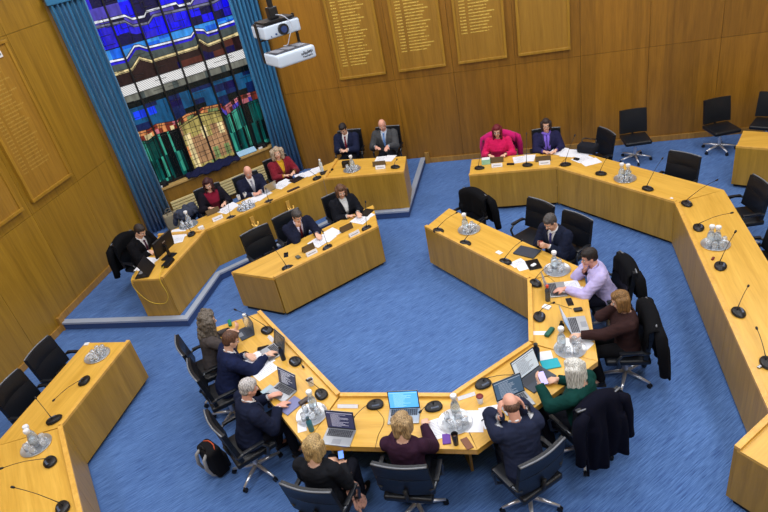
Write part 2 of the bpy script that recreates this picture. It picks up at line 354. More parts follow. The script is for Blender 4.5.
def bands(v):
    A, A2, Bz, C, Rr, Rb = (pw(l, v) for l in (LA, LA2, LB, LC, LR, LRB))
    cb = int((v + 9) / .245)
    o = [5.4]; m = []
    def add(z, n): o.append(z); m.append(n)
    for k, z in enumerate((5.1, 4.85, 4.62)): add(z, pick(['deep blue', 'royal', 'midnight', 'azure'], cb, k))
    add(A, pick(['deep blue', 'deep blue', 'violet', 'midnight'], cb, 'x')); add(A - .045, 'white'); add(A2, pick(['violet', 'midnight', 'violet'], cb, 'y')); add(A2 - .06, 'grey')
    add((A2 - .06 + 3.88) / 2, pick(['deep blue', 'deep blue', 'deep blue', 'midnight', 'royal'], cb, 'a')); add(3.88, pick(['deep blue', 'deep blue', 'royal', 'midnight'], cb, 'b'))
    add(3.86, 'midnight'); add(max(Bz + .01, 3.80 if Bz < 3.78 else Bz + .005), pick(['sky', 'azure', 'sky'], cb, 'c')); add(Bz, pick(['azure', 'sky'], cb, 'd')); add(Bz - .04, 'white'); add(Bz - .10, 'royal')
    add(C, 'sage'); add(C - .065, 'cream')
    add((C - .065 + 3.16) / 2, pick(['brown', 'brown', 'rust'], cb, 'e') if v > .3 else 'brown'); add(3.16, pick(['brown', 'brown', 'rust', 'midnight'], cb, 'f') if v > 0 else 'brown')
    add(2.96, 'hatch'); add(2.82, pick(['fog', 'fog', 'sage'], int((v + 9) / .12), 'g')); add(2.70, 'bark'); add(2.62, pick(['navy', 'sea', 'navy'], cb, 'h'))
    add(2.46, 'bright blue' if (-1.2 < v < -.95 or -.9 < v < -.74) else pick(['navy', 'sea', 'sea', 'midnight'], cb, 'i')); add(2.36, pick(['sea', 'navy'], cb, 'j')); add(Rr, pick(['navy', 'bark', 'sea'], cb, 'k'))
    cs = int((v + 9) / .08)
    pal = ['red', 'orange', 'cream', 'red', 'pink'] if v < .55 else ['pink', 'red', 'rust', 'violet', 'pink']
    add((Rr + Rb) / 2, pick(pal if v < -.4 or v > .55 else ['rust', 'orange', 'red'], cs, 'l')); add(Rb, pick(pal if v < -.4 or v > .55 else ['rust', 'lime', 'orange'], cs, 'm'))
    zz = Rb; n = 9
    for k in range(n):
        zn = Rb + (.98 - Rb) * (k + 1) / n
        if -.45 < v < .55:
            q = 'gold' if (v < -.25 or .12 < v < .22 or k < 2 or k == 8) else 'tan'
            if -.25 < v < 0 and k < 3: q = 'gold'
            if hsh(int((v + 9) / .125), k // 2, 'g') > .70: q = pick(['lime', 'cream', 'tan', 'orange'], int((v + 9) / .125), k // 2)
        else:
            s = int((v + 9) / .06)
            q = pick(['forest', 'teal', 'forest', 'bark', 'teal', 'mint'], s, 't', k // 4)
            if -.86 < v < -.7 or 1.02 < v < 1.14 or -.54 < v < -.45: q = 'bark'
        add(zn, q)
    return o, m
v0 = -1.68; NV = 168; dv = .02
for i in range(NV):
    va, vb = v0 + i * dv, v0 + (i + 1) * dv
    za, ma = bands((va + vb) / 2); zA = bands(va + 1e-5)[0]; zB = bands(vb - 1e-5)[0]
    for k, nme in enumerate(ma):
        ids = []
        for (vv, z) in ((va, zA[k]), (vb, zB[k]), (vb, zB[k + 1]), (va, zA[k + 1])):
            x, y = uv(UG, VC + vv); ids.append(len(vs)); vs.append((x - W.location.x, y - W.location.y, z - W.location.z))
        fs.append(ids); mi.append(GN.index(nme))
gm.from_pydata(vs, [], fs)
for n in GN:
    c, st = GC[n]
    mm = mat('stained glass ' + n, [x * .5 for x in c], .25, emis=c, estr=1.0, bump=.4, bscale=25)
    if n == 'hatch':
        nt = mm.node_tree; wv = nt.nodes.new('ShaderNodeTexWave'); wv.inputs['Scale'].default_value = 10; wv.bands_direction = 'DIAGONAL'
        g = nt.nodes.new('ShaderNodeNewGeometry'); nt.links.new(g.outputs['Position'], wv.inputs['Vector'])
        mr = nt.nodes.new('ShaderNodeMapRange'); mr.inputs['To Min'].default_value = .4; mr.inputs['To Max'].default_value = 1.1; nt.links.new(wv.outputs['Fac'], mr.inputs['Value'])
        nt.links.new(mr.outputs[0], nt.nodes['Principled BSDF'].inputs['Emission Strength'])
    else:
        nt = mm.node_tree; nn = nt.nodes.new('ShaderNodeTexNoise'); nn.inputs['Scale'].default_value = 9; nn.inputs['Detail'].default_value = 3
        g = nt.nodes.new('ShaderNodeNewGeometry'); mp = nt.nodes.new('ShaderNodeMapping'); mp.inputs['Scale'].default_value = (1.2, 1.2, .35); nt.links.new(g.outputs['Position'], mp.inputs['Vector']); nt.links.new(mp.outputs['Vector'], nn.inputs['Vector'])
        mr = nt.nodes.new('ShaderNodeMapRange'); mr.inputs['From Min'].default_value = .35; mr.inputs['From Max'].default_value = .65; mr.inputs['To Min'].default_value = st * .55; mr.inputs['To Max'].default_value = st * 1.3; nt.links.new(nn.outputs['Fac'], mr.inputs['Value'])
        nt.links.new(mr.outputs[0], nt.nodes['Principled BSDF'].inputs['Emission Strength'])
    gm.materials.append(mm)
gm.polygons.foreach_set('material_index', mi)
link('stained_glass', gm, None, W)
LEAD = mat('dark lead', (14, 14, 18), .5)
b = BM()
def gseg(v_a, z_a, v_b, z_b, w=.010):
    p = Vector((*uv(UG + .01, VC + v_a), z_a)); q = Vector((*uv(UG + .01, VC + v_b), z_b)); cyl(b, p, q, w, n=5)
for L_ in (LA, LA2, LB, LC, LR, LRB):
    for o_ in (0, -.05):
        for (a, za), (c, zc) in zip(L_, L_[1:]): gseg(a, za + o_, c, zc + o_, .007)
for z in (3.16, 2.96, 2.82, 3.87): gseg(-1.6, z, 1.6, z, .007)
for k in range(24):
    v = -1.6 + k * .1333; gseg(v, 3.9, v, pw(LA2, v) - .06, .005) if k % 2 else gseg(v, 2.4, v, 2.8, .005)
for k in range(9):
    v = -.45 + k * .125; gseg(v, .98, v + random.uniform(-.02, .02), 2.12, .005)
for k in range(10): gseg(-.45, 1.03 + k * .115, .05, 1.03 + k * .115 + random.uniform(-.03, .03), .005); gseg(.05, 1.06 + k * .115, .55, 1.06 + k * .115 + random.uniform(-.03, .03), .005)
for k in range(30):
    v = -1.5 + hsh(k, 'n') * 2.9; z = 3.9 + hsh(k, 'm') * 1.3; gseg(v, z, v + .22, z, .006); gseg(v, z, v, z + .2, .006); gseg(v - .1, z - 1.45, v + .14, z - 1.45, .005)
for k in range(16):
    for (a, c) in ((-1.6, -.46), (.56, 1.6)):
        v = a + (c - a) * hsh(k, a); gseg(v, .98, v + random.uniform(-.05, .05), 2.05, .006)
        z = 1.0 + hsh(k, c); gseg(v, z, v + .12, z + .05, .004)
for k in range(40):
    v = -1.3 + hsh(k, 'q') * 2.7; z = pw(LRB, v); gseg(v, z, v + random.choice((-.06, .06)), pw(LR, v), .005)
obj('lead_cames', b, LEAD, W, world=True)
for v in (-1.44, -.945, -.45, .05, .55, 1.05, 1.52):
    b = BM(); dbox(b, UG, UG + .07, VC + v - .015, VC + v + .015, .98, 5.35); obj('mullion', b, LEAD, W, world=True)
b = BM()
for z in (1.0, 5.33): dbox(b, UG - .02, UG + .06, VC - 1.74, VC + 1.74, z - .025, z + .025)
for v in (-1.72, 1.72): dbox(b, UG - .02, UG + .06, VC + v - .025, VC + v + .025, .98, 5.35)
obj('window_frame', b, LEAD, W, world=True)
# curtains
CURT = mat('petrol blue curtain', (44, 118, 164), .7, sheen=.2)
def curtain(label, va, vb):
    t = thing('curtain', label, 'curtain', (*uv(UW + .12, (va + vb) / 2), DZ), 0, 'pair of blue curtains at the stained glass window')
    n = 150; bb = BM(); A = []; B_ = []
    rr = random.Random(label)
    ph = [rr.uniform(0, 6) for _ in range(4)]
    for z, flare in ((DZ + .02, 1.0), (1.8, .9), (3.4, .96), (4.6, 1.0), (4.93, 1.02)):
        ra, rb = [], []
        for i in range(n + 1):
            s = i / n; v = (va + vb) / 2 + (s - .5) * (vb - va) * flare
            off = .055 * math.sin(s * 7 * math.tau + .5 * math.sin(s * 9 + ph[0]) + ph[1]) + .018 * math.sin(s * 17 * math.tau + ph[2])
            x, y = uv(UW + .12 + off, v); ra.append(bb.verts.new((x, y, z)))
            x, y = uv(UW + .105 + off, v); rb.append(bb.verts.new((x, y, z)))
        A.append(ra); B_.append(rb)
    for k in range(len(A) - 1):
        for i in range(n):
            bb.faces.new((A[k][i], A[k][i + 1], A[k + 1][i + 1], A[k + 1][i])); bb.faces.new((B_[k][i], B_[k + 1][i], B_[k + 1][i + 1], B_[k][i + 1]))
        bb.faces.new((A[k][0], A[k + 1][0], B_[k + 1][0], B_[k][0])); bb.faces.new((A[k][n], B_[k][n], B_[k + 1][n], A[k + 1][n]))
    for i in range(n):
        bb.faces.new((A[0][i], B_[0][i], B_[0][i + 1], A[0][i + 1])); bb.faces.new((A[-1][i], A[-1][i + 1], B_[-1][i + 1], B_[-1][i]))
    obj('drape', bb, CURT, t, smooth=True, world=True)
    bb = BM(); dbox(bb, UW + .03, UW + .2, va - .03, vb + .03, 4.86, 4.97, .02); obj('heading_tape', bb, CURT, t, world=True)
curtain('long petrol blue curtain on the left of the stained glass window', 1.36, 1.98)
curtain('long petrol blue curtain on the right of window behind the projectors', 4.58, 5.22)
b = BM(); dbox(b, UW, UW + .1, 1.3, 5.3, 4.98, 5.03); struct(obj('trim_6', b, MATT))
# slatted heater under the sill
t = thing('radiator', 'cream slatted radiator running along the wall under the window sill', 'radiator', (*uv(UW + .06, VC), DZ), 0)
b = BM()
for k in range(6): dbox(b, UW + .06, UW + .1, 2.02, 4.55, .27 + k * .065, .27 + k * .065 + .045, .004)
obj('slats', b, mat('cream painted slats', (222, 204, 146), .5), t, world=True)
b = BM()
for v in (2.1, 2.9, 3.7, 4.45): dbox(b, UW + .005, UW + .06, v - .02, v + .02, DZ, .64)
obj('bracket', b, mat('dull bronze', (110, 92, 56), .5), t, world=True)
# ================================================================== DESKS
def desk(name, label, cat, front, back, azs, z0=0, h=.75, gap=.07, lip=.035, seams=1.3, close=(1, 1), flip=1):
    """front/back polylines (same count); azs grain direction of every run"""
    c = sum((Vector((*p, 0)) for p in front), Vector()) / len(front)
    t = thing(name, label, cat, (c.x, c.y, z0)); n = len(front)
    zt = z0 + h
    for i in range(n - 1):
        f0, f1, b0, b1 = (Vector((*p, 0)) for p in (front[i], front[i + 1], back[i], back[i + 1]))
        d = (f1 - f0).normalized(); nn = ((b0 + b1) / 2 - (f0 + f1) / 2); nn -= d * nn.dot(d); nn.normalize()
        g = .0015
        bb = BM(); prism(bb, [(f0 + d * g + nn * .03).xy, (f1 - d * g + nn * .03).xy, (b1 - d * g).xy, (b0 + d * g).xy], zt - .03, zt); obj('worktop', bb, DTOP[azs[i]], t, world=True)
        bb = BM(); prism(bb, [(b0).xy, (b1).xy, (b1 - nn * .03).xy, (b0 - nn * .03).xy], zt - .07, zt - .0301); obj('back_edge', bb, DLIP, t, world=True)
        bb = BM(); w = .055; prism(bb, [f0.xy, f1.xy, (f1 + nn * w).xy, (f0 + nn * w).xy], zt + .0005, zt + lip); obj('front_lip', bb, DLIP, t, world=True)
        L = (f1 - f0).length; k = max(1, round(L / seams))
        for j in range(k):
            p = f0 + d * (L * j / k + .002); q = f0 + d * (L * (j + 1) / k - .002)
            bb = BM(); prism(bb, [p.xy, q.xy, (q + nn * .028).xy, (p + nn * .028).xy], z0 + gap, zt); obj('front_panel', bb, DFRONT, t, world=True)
        bb = BM(); prism(bb, [(f0 + nn * .06 + d * .03).xy, (f1 + nn * .06 - d * .03).xy, (f1 + nn * .2 - d * .03).xy, (f0 + nn * .2 + d * .03).xy], z0, z0 + gap); obj('plinth', bb, PLINTH, t, world=True)
    for k, i, s in ((0, 0, 1), (1, n - 1, -1)):
        if not close[k]: continue
        f, bk = Vector((*front[i], 0)), Vector((*back[i], 0)); d = (bk - f).normalized(); e = Vector((*front[i + s], 0)) - f; e -= d * e.dot(d); e.normalize()
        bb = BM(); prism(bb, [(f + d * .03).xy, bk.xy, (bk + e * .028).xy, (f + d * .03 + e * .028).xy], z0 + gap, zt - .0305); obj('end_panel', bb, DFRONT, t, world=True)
        bb = BM(); prism(bb, [(f + d * .1 + e * .03).xy, (bk - d * .05 + e * .03).xy, (bk - d * .05 + e * .1).xy, (f + d * .1 + e * .1).xy], z0, z0 + gap); obj('plinth', bb, PLINTH, t, world=True)
    # inner supports seen from the seats
    for i in range(1, n - 1):
        f, bk = Vector((*front[i], 0)), Vector((*back[i], 0)); d = (bk - f).normalized(); e = Vector((-d.y, d.x, 0))
        bb = BM(); prism(bb, [(f + d * .06 - e * .015).xy, (bk - d * .36 - e * .015).xy, (bk - d * .36 + e * .015).xy, (f + d * .06 + e * .015).xy], z0, zt - .031); obj('support', bb, DFRONT, t, world=True)
    return t
m_ = lambda p: (2 * VC * S - p[1], 2 * VC * S - p[0])       # mirror across the room's axis
hi_ = [uv(-7.31, 4.74), (-.19, 6.895), (-.19, 5.61)]
ho_ = [uv(-7.50, 5.42), (.55, 7.115), (.55, 5.29)]
hi = hi_ + [m_(p) for p in hi_[::-1]]; ho = ho_ + [m_(p) for p in ho_[::-1]]
desk('horseshoe_desk', 'large maple horseshoe desk round the open blue carpet in the middle', 'desk', hi, ho, [135, 0, 45, 90, 135])
desk('clerks_desk', 'straight maple desk with angled ends closing the horseshoe below the raised bench', 'desk', [uv(-7.95, 2.27), uv(-7.95, 4.25)], [uv(-8.75, 1.84), uv(-8.75, 4.66)], [45], seams=9)
# outer ring
nf = [(-1.21, 10.33), (.36, 10.33), (2.0, 8.75), (2.0, 4.53), uv(-1.79, 4.05)]
nb = [(-1.21, 11.10), (.70, 11.10), (2.76, 9.07), (2.76, 4.86), uv(-1.02, 4.05)]
desk('outer_desk', 'long maple outer desk following the back and right side of the room', 'desk', nf, nb, [90, 135, 0, 45])
wf = [m_(p) for p in nf[:4]] + [m_(nf[4])]; wb_ = [m_(p) for p in nb]
desk('outer_desk', 'maple outer desk at the lower left, turning along the left side', 'desk', wf, wb_, [0, 135, 90, 45])
# raised bench of the chair
df = [(-5.90, 7.17), (-5.83, 8.65), (4.58 - 8.65, 10.41), (-2.44, 10.41)]
db = [(-6.52, 7.17), (-6.80, 8.62), (4.58 - 8.62, 11.38), (-2.52, 11.22)]
DK = desk('dais_desk', 'raised maple bench on the step in front of the stained glass window', 'desk', df, db, [0, 45, 90], z0=DZ + .001, gap=.0)
for k in (1, 2):
    p, q = Vector((*df[k], 0)), Vector((*db[k], 0)); d = (q - p).normalized(); n = Vector((-d.y, d.x, 0)); p = p + d * .06
    b = BM(); prism(b, [(p - n * .03).xy, (q - n * .03).xy, (q + n * .03).xy, (p + n * .03).xy], DZ + .7512, DZ + .785); obj('divider', b, DLIP, DK, world=True)
# block at upper right
desk('side_desk', 'square maple desk block cut by the right photo edge below the spare chairs', 'desk', [(3.31, 10.55), (4.9, 9.75)], [(3.62, 11.25), (5.25, 10.45)], [90])
# ================================================================== CHAIRS
def chair_parts(t, arms=True):
    b = BM(); box(b, (0, .02, .455), (.50, .50, .075), bev=.03, seg=3); obj('seat', b, LEATH, t, smooth=True, angle=40)
    def back(s, q):
        x = (s - .5) * (.56 if arms else .52); z = q
        return Vector((x * (1 - .06 * (z - .5)), -.150 - (z - .5) * .16 - .035 * math.cos((s - .5) * math.pi), z))
    def pad(z0, z1):
        b = BM(); n = 10; A = []
        sheet(b, lambda s, q: back(s, z0 + (z1 - z0) * q) + Vector((0, .012 * math.sin(q * math.pi) * math.sin(s * math.pi), 0)), 10, 6, .05)
        bmesh.ops.bevel(b, geom=[e for e in b.edges if e.is_manifold and e.calc_face_angle(0) > 1.0], offset=.014, segments=2, affect='EDGES')
        return b
    o = obj('backrest', pad(.53, .80 if arms else .99), LEATH, t, smooth=True, angle=50)
    if arms: obj('upper_pad', pad(.806, 1.0), LEATH, o, smooth=True, angle=50)
    if arms:
        b = BM(); tube(b, [back(k / 10, 1.0) + Vector((0, -.018, .006)) for k in range(11)], .010, 6); obj('back_trim', b, mat('grey seam trim', (120, 124, 132), .4, .3), o, smooth=True)
    b = BM(); tube(b, [(0, -.1, .41), (0, -.20, .42), (0, -.225, .50), (0, -.24, .62)], .022, 8); obj('back_bracket', b, MATT, t, smooth=True)
    if arms:
        for sx in (-1, 1):
            b = BM(); tube(b, [(sx * .22, .10, .42), (sx * .30, .12, .45), (sx * .305, .15, .56), (sx * .30, .10, .63), (sx * .30, -.05, .65), (sx * .295, -.13, .64), (sx * .28, -.18, .62), (sx * .24, -.20, .60)], .018, 8)
            a = obj('armrest', b, mat('dark satin metal', (84, 88, 94), .3, .8), t, smooth=True)
            b = BM(); box(b, (sx * .30, .0, .658), (.05, .26, .025), bev=.01); obj('arm_pad', b, LEATH, a, smooth=True, angle=40)
    b = BM(); cyl(b, (0, 0, .10), (0, 0, .26), .03); cyl(b, (0, 0, .26), (0, 0, .42), .018); box(b, (0, 0, .405), (.2, .2, .03), bev=.008); obj('gas_lift', b, CHROME, t, smooth=True, angle=40)
    b = BM()
    for k in range(5):
        a = k * math.tau / 5 + .3; c, s_ = math.cos(a), math.sin(a)
        tube(b, [(c * .02, s_ * .02, .115), (c * .16, s_ * .16, .10), (c * .30, s_ * .30, .075)], .02, 8, rad=[.026, .021, .015])
    obj('star_base', b, CHROME, t, smooth=True)
    for k in range(5):
        a = k * math.tau / 5 + .3; c, s_ = math.cos(a) * .30, math.sin(a) * .30
        b = BM()
        for e in (-1, 1): cyl(b, (c - s_ / .3 * .0 + e * .018 * -math.sin(a), s_ + e * .018 * math.cos(a), .03), (c + e * .008 * -math.sin(a), s_ + e * .008 * math.cos(a), .03), .029, n=14)
        cyl(b, (c, s_, .03), (c, s_, .08), .008, n=8); obj('castor', b, BLACK, t, smooth=True, angle=40)
PROTO = {}
def chair(label, x, y, deg, z=0, arms=True, group='black leather meeting chairs'):
    k = arms
    if k not in PROTO:
        t = thing('office_chair', label, 'chair', (x, y, z), R_(deg), group); chair_parts(t, arms); PROTO[k] = t; return t
    t = copy_tree(PROTO[k]); t.location = (x, y, z); t.rotation_euler = (0, 0, R_(deg)); t.matrix_basis = Matrix.Translation((x, y, z)) @ Matrix.Rotation(R_(deg), 4, 'Z')
    t['label'] = label; t['group'] = group
    return t
# ================================================================== PEOPLE
def bake(bm, voxel, smooth=3, fac=.5):
    me = bpy.data.meshes.new('tmp'); bm.to_mesh(me); bm.free(); o = bpy.data.objects.new('tmp', me); COL.objects.link(o)
    r = o.modifiers.new('r', 'REMESH'); r.mode = 'VOXEL'; r.voxel_size = voxel
    s = o.modifiers.new('s', 'SMOOTH'); s.factor = fac; s.iterations = smooth
    dg = bpy.context.evaluated_depsgraph_get(); me2 = bpy.data.meshes.new_from_object(o.evaluated_get(dg))
    bpy.data.objects.remove(o); bpy.data.meshes.remove(me); me2.materials.clear()
    return me2
def bone(bm, p0, p1, r0, r1, n=14):
    ball(bm, p0, r0, u=14, v=8); ball(bm, p1, r1, u=14, v=8); cyl(bm, p0, p1, r0, r1, n=n)
def loft(bm, rings, M, n=20):
    """rings: (t, a, b, shift) superellipse stack along the local Z of M"""
    R = []
    for (t, a, b_, sh) in rings:
        row = []
        for k in range(n):
            th = k * math.tau / n; c, s = math.cos(th), math.sin(th)
            x = a * math.copysign(abs(c) ** .85, c); y = b_ * math.copysign(abs(s) ** .9, s) + sh
            row.append(bm.verts.new(M @ Vector((x, y, t))))
        R.append(row)
    for i in range(len(R) - 1):
        for k in range(n): bm.faces.new((R[i][k], R[i][(k + 1) % n], R[i + 1][(k + 1) % n], R[i + 1][k]))
    bm.faces.new(R[0][::-1]); bm.faces.new(R[-1])
def hand(bm, w, d, nrm, side, curl, sc=1.0):
    """palm, four unequal bent fingers and a thumb from the side of the palm"""
    d = Vector(d).normalized(); nrm = Vector(nrm); nrm = (nrm - d * nrm.dot(d)).normalized(); x = d.cross(nrm) * side    # x points to the thumb side
    L = [.062, .070, .064, .050]; off = [.033, .011, -.011, -.031]
    for i in range(4):
        k = w + (d * (.088 - abs(i - 1) * .004) + x * off[i]) * sc
        bone(bm, w + x * off[i] * .45 * sc, k, .014 * sc, .0115 * sc, 8)
        c1 = curl * .55 + i * .03; c2 = curl * 1.25
        d1 = d * math.cos(c1) + nrm * math.sin(c1) + x * off[i] * 1.5; d1.normalize(); j = k + d1 * L[i] * .55 * sc
        d2 = d * math.cos(c2) + nrm * math.sin(c2); e = j + d2 * L[i] * .55 * sc
        bone(bm, k, j, .0095 * sc, .0085 * sc, 8); bone(bm, j, e, .0085 * sc, .007 * sc, 8)
    a = w + (d * .022 + x * .024) * sc; c = a + (d * .034 + x * .030 + nrm * .012) * sc; e = c + (d * .032 + x * .006 + nrm * .012 * (1 + curl)) * sc
    bone(bm, a, c, .014 * sc, .011 * sc, 8); bone(bm, c, e, .0105 * sc, .0085 * sc, 8)
def ik(sh, wr, L1, L2, pole):
    v = wr - sh; d = min(v.length, (L1 + L2) * .985); n = v.normalized()
    wr = sh + n * d; a = (L1 * L1 - L2 * L2 + d * d) / (2 * d); h = math.sqrt(max(L1 * L1 - a * a, 0))
    p = pole - n * pole.dot(n); p.normalize()
    return sh + n * a + p * h, wr
SKIN = {'fair': (222, 176, 152), 'pink': (218, 162, 142), 'tan': (200, 150, 120)}
def cloth(rgb, k=''):
    m = mat('cloth %s %d %d %d' % (k, *rgb), rgb, .9, bump=.35, bscale=22, var=.12, vscale=14, sheen=.08 if max(rgb) > 90 else 0)
    m.node_tree.nodes['Principled BSDF'].inputs['Specular IOR Level'].default_value = .15
    return m
def person(label, px, py, deg, z0=0, lean=12, pitch=15, yaw=0, skin='fair', hair='short', hcol=(60, 45, 35), top=(26, 30, 48), kind='jacket', shirt=(225, 226, 235), tie=None,
           hands=('type', 'type'), legs=(26, 28, 38), girl=False, glasses=False, twist=0, sc=1.0, vox=.008, tilt=0):
    rz = R_(deg); fw = fwd(rz); le = R_(lean); hp = R_(lean * .35 + pitch)
    sp = Vector((0, math.sin(le), math.cos(le)))
    HIPZ = .535
    neck = Vector((0, 0, HIPZ)) + sp * (.515 * sc)
    hd = Vector((0, math.sin(hp * .7), math.cos(hp * .7)))
    hc = neck + hd * .150 * sc + Vector((0, .012, 0))
    p = at(px, py, z0 + hc.z); side_dir = Vector((fw.y, -fw.x, 0))
    ox = p - fw * hc.y
    t = thing('person', label, 'person', (ox.x, ox.y, z0), rz)
    TM = Matrix.Translation((0, 0, HIPZ)) @ Matrix(((1, 0, 0, 0), (0, math.cos(le), math.sin(le), 0), (0, -math.sin(le), math.cos(le), 0), (0, 0, 0, 1)))
    w = .98 if girl else 1.08
    HR = Matrix.Translation(hc) @ Matrix.Rotation(R_(yaw), 4, 'Z') @ Matrix.Rotation(-hp, 4, 'X') @ Matrix.Rotation(R_(tilt), 4, 'Y')
    def torso(bm, e):
        bu = .018 if girl else 0
        loft(bm, [(q * sc, (a + e) * w, b_ + e, s) for q, a, b_, s in ((-.12, .10, .08, -.01), (-.08, .155, .115, -.01), (0, .172, .125, -.01), (.10, .155, .112, -.005), (.20, .152, .110, .0), (.30, .165, .118 + bu, .004 + bu * .6), (.38, .178, .115 + bu * .4, 0), (.44, .172, .098, -.012), (.475, .135, .078, -.018), (.50, .085, .064, -.016), (.52, .058, .055, -.012))], TM)
    sh = [TM @ Vector((sx * .182 * w * sc, -.012, .435 * sc)) for sx in (-1, 1)]
    hips = [Vector((sx * .088, .0, .53)) for sx in (-1, 1)]
    kn = [Vector((sx * .115, .41 * sc, .535)) for sx in (-1, 1)]
    an = [Vector((sx * .12, .36 + .05 * sx, .10)) for sx in (-1, 1)]
    H = []
    M3 = HR.to_3x3()
    for i, sx in enumerate((-1, 1)):
        h = hands[i]; pole = Vector((sx * .55, -.35, -.75)); nrm = Vector((0, .2, -1)); curl = .5
        if h == 'type': wr = Vector((sx * .11, .40, .815)); d = Vector((-sx * .12, 1, -.12))
        elif h == 'rest': wr = Vector((sx * .15, .34, .80)); d = Vector((-sx * .75, .7, -.05)); curl = .35
        elif h == 'cross': wr = Vector((sx * .06, .36, .80)); d = Vector((-sx * 1, .35, 0)); curl = .4
        elif h == 'phone': wr = Vector((sx * .07, .37, .86)); d = Vector((-sx * .25, .8, .45)); nrm = Vector((-sx * 1, .3, .5)); curl = 1.0
        elif h == 'raise': wr = Vector((sx * .12, .40, .93)); d = Vector((-sx * .3, .6, .7)); nrm = Vector((-sx * .8, -.5, .3)); curl = .9
        elif h == 'reach': wr = Vector((sx * .14, .56, .82)); d = Vector((-sx * .1, 1, -.1))
        elif h == 'lap': wr = Vector((sx * .10, .27, .66)); d = Vector((-sx * .7, .7, -.1)); curl = .6
        elif h == 'chin': wr = hc + M3 @ Vector((sx * .045, .10, -.185)); d = M3 @ Vector((-sx * .12, -.03, 1)); nrm = M3 @ Vector((-sx * .2, -1, 0)); curl = .9; pole = Vector((sx * .15, .9, -1))
        elif h == 'cheek': wr = hc + M3 @ Vector((sx * .105, .055, -.14)); d = M3 @ Vector((-sx * .15, -.02, 1)); nrm = M3 @ Vector((-sx * 1, -.3, 0)); curl = .45; pole = Vector((sx * .2, .9, -1))
        elif h == 'ear': wr = hc + M3 @ Vector((sx * .125, .02, -.09)); d = M3 @ Vector((-sx * .1, -.05, 1)); nrm = M3 @ Vector((-sx * 1, .1, 0)); curl = .5; pole = Vector((sx * .40, .8, -1))
        else: wr = Vector(h[:3]); d = Vector((-sx * .2, 1, -.1))
        if h in ('type', 'rest', 'cross', 'phone', 'raise', 'reach'):
            wr.y += max(0, hc.y - .30) * .8
        el, wr = ik(sh[i], wr, .285 * sc, .255 * sc, pole)
        if el.z < .62 and h not in ('lap',) and False: pass
        H.append((el, wr, d.normalized(), nrm, curl))
    # body: one continuous mesh
    bm = BM(); torso(bm, -.012)
    for i, sx in enumerate((-1, 1)):
        el, wr, d, nrm, curl = H[i]
        bone(bm, sh[i], el, .050 * w, .040 * w); bone(bm, el, wr, .040 * w, .027 * w)
        hand(bm, wr, d, nrm, -sx, curl, 1.0 if not girl else .92)
        bone(bm, hips[i], kn[i], .085, .058); bone(bm, kn[i], an[i], .055, .038); bone(bm, an[i], an[i] + Vector((sx * .015, .11, -.072)), .034, .018)
    bone(bm, TM @ Vector((0, -.018, .47 * sc)), hc + M3 @ Vector((0, -.02, -.06)), .054 * w, .052 * w)
    k = .97 if girl else 1.0
    ball(bm, HR @ Vector((0, -.012, .03)), 1, (.073 * k, .092 * k, .090 * k), M3, 24, 16)
    ball(bm, HR @ Vector((0, .022, -.035)), 1, (.060 * k, .066 * k, .078 * k), M3, 20, 12)
    ball(bm, HR @ Vector((0, .058, -.092)), 1, (.026, .022, .020), M3, 12, 8)
    for s_ in (-1, 1):
        ball(bm, HR @ Vector((s_ * .036, .052, -.035)), 1, (.022, .022, .026), M3, 12, 8)
        ball(bm, HR @ Vector((s_ * .074 * k, -.004, -.012)), 1, (.010, .020, .032), M3, 12, 8)
        ball(bm, HR @ Vector((s_ * .028, .074, .020)), 1, (.022, .010, .008), M3, 10, 6)
    cyl(bm, HR @ Vector((0, .078, .012)), HR @ Vector((0, .105, -.028)), .008, .014, 10); ball(bm, HR @ Vector((0, .098, -.030)), 1, (.016, .013, .011), M3, 10, 6)
    ball(bm, HR @ Vector((0, .078, -.062)), 1, (.024, .012, .009), M3, 10, 6)
    me = bake(bm, vox, 2, .45)
    sk = SKIN[skin]; me.materials.append(mat('skin ' + skin, sk, .5, var=.05, vscale=25)); me.materials.append(mat('lips ' + skin, (sk[0] * .84, sk[1] * .58, sk[2] * .58), .45))
    HI = HR.inverted()
    for f in me.polygons:
        q = HI @ f.center
        if q.y > .07 and abs(q.x) < .026 and -.071 < q.z < -.053: f.material_index = 1
    me.shade_smooth(); body = link('body', me, None, t)
    for s_ in (-1, 1):
        b = BM(); ball(b, HR @ Vector((s_ * .029, .078, -.002)), 1, (.013, .009, .009), M3, 12, 8); e = obj('eye', b, EYEW, t, smooth=True)
        b = BM(); ball(b, HR @ Vector((s_ * .029, .0845, -.004)), .0052, u=8, v=6); obj('iris', b, EYED, e, smooth=True)
        b = BM(); tube(b, [HR @ Vector((s_ * x, y, z)) for x, y, z in ((.012, .088, .020), (.028, .086, .026), (.046, .072, .020))], .004, 6); obj('eyebrow', b, mat('hair %d %d %d' % tuple(hcol), hcol, .6), t, smooth=True)
    if glasses:
        b = BM()
        for s_ in (-1, 1):
            tube(b, [HR @ Vector((s_ * .031 + .023 * math.cos(a), .098 - abs(s_ * .031 + .023 * math.cos(a)) * .15, -.002 + .018 * math.sin(a))) for a in [j * math.tau / 14 for j in range(15)]], .0022, 5)
            tube(b, [HR @ Vector((s_ * .053, .09, .004)), HR @ Vector((s_ * .078, .02, .004)), HR @ Vector((s_ * .08, -.01, -.002))], .002, 5)
        tube(b, [HR @ Vector((-.009, .098, .0)), HR @ Vector((0, .101, .002)), HR @ Vector((.009, .098, .0))], .002, 5)
        obj('glasses', b, BLACK, t, smooth=True)
    # trousers and shoes
    bm = BM(); loft(bm, [(-.125, .12, .10, -.01), (-.08, .178, .136, -.01), (0, .186, .138, -.01), (.06, .172, .124, -.01)], TM)
    for i in (0, 1): bone(bm, hips[i], kn[i], .100, .072); bone(bm, kn[i], an[i] + Vector((0, -.005, .02)), .068, .056)
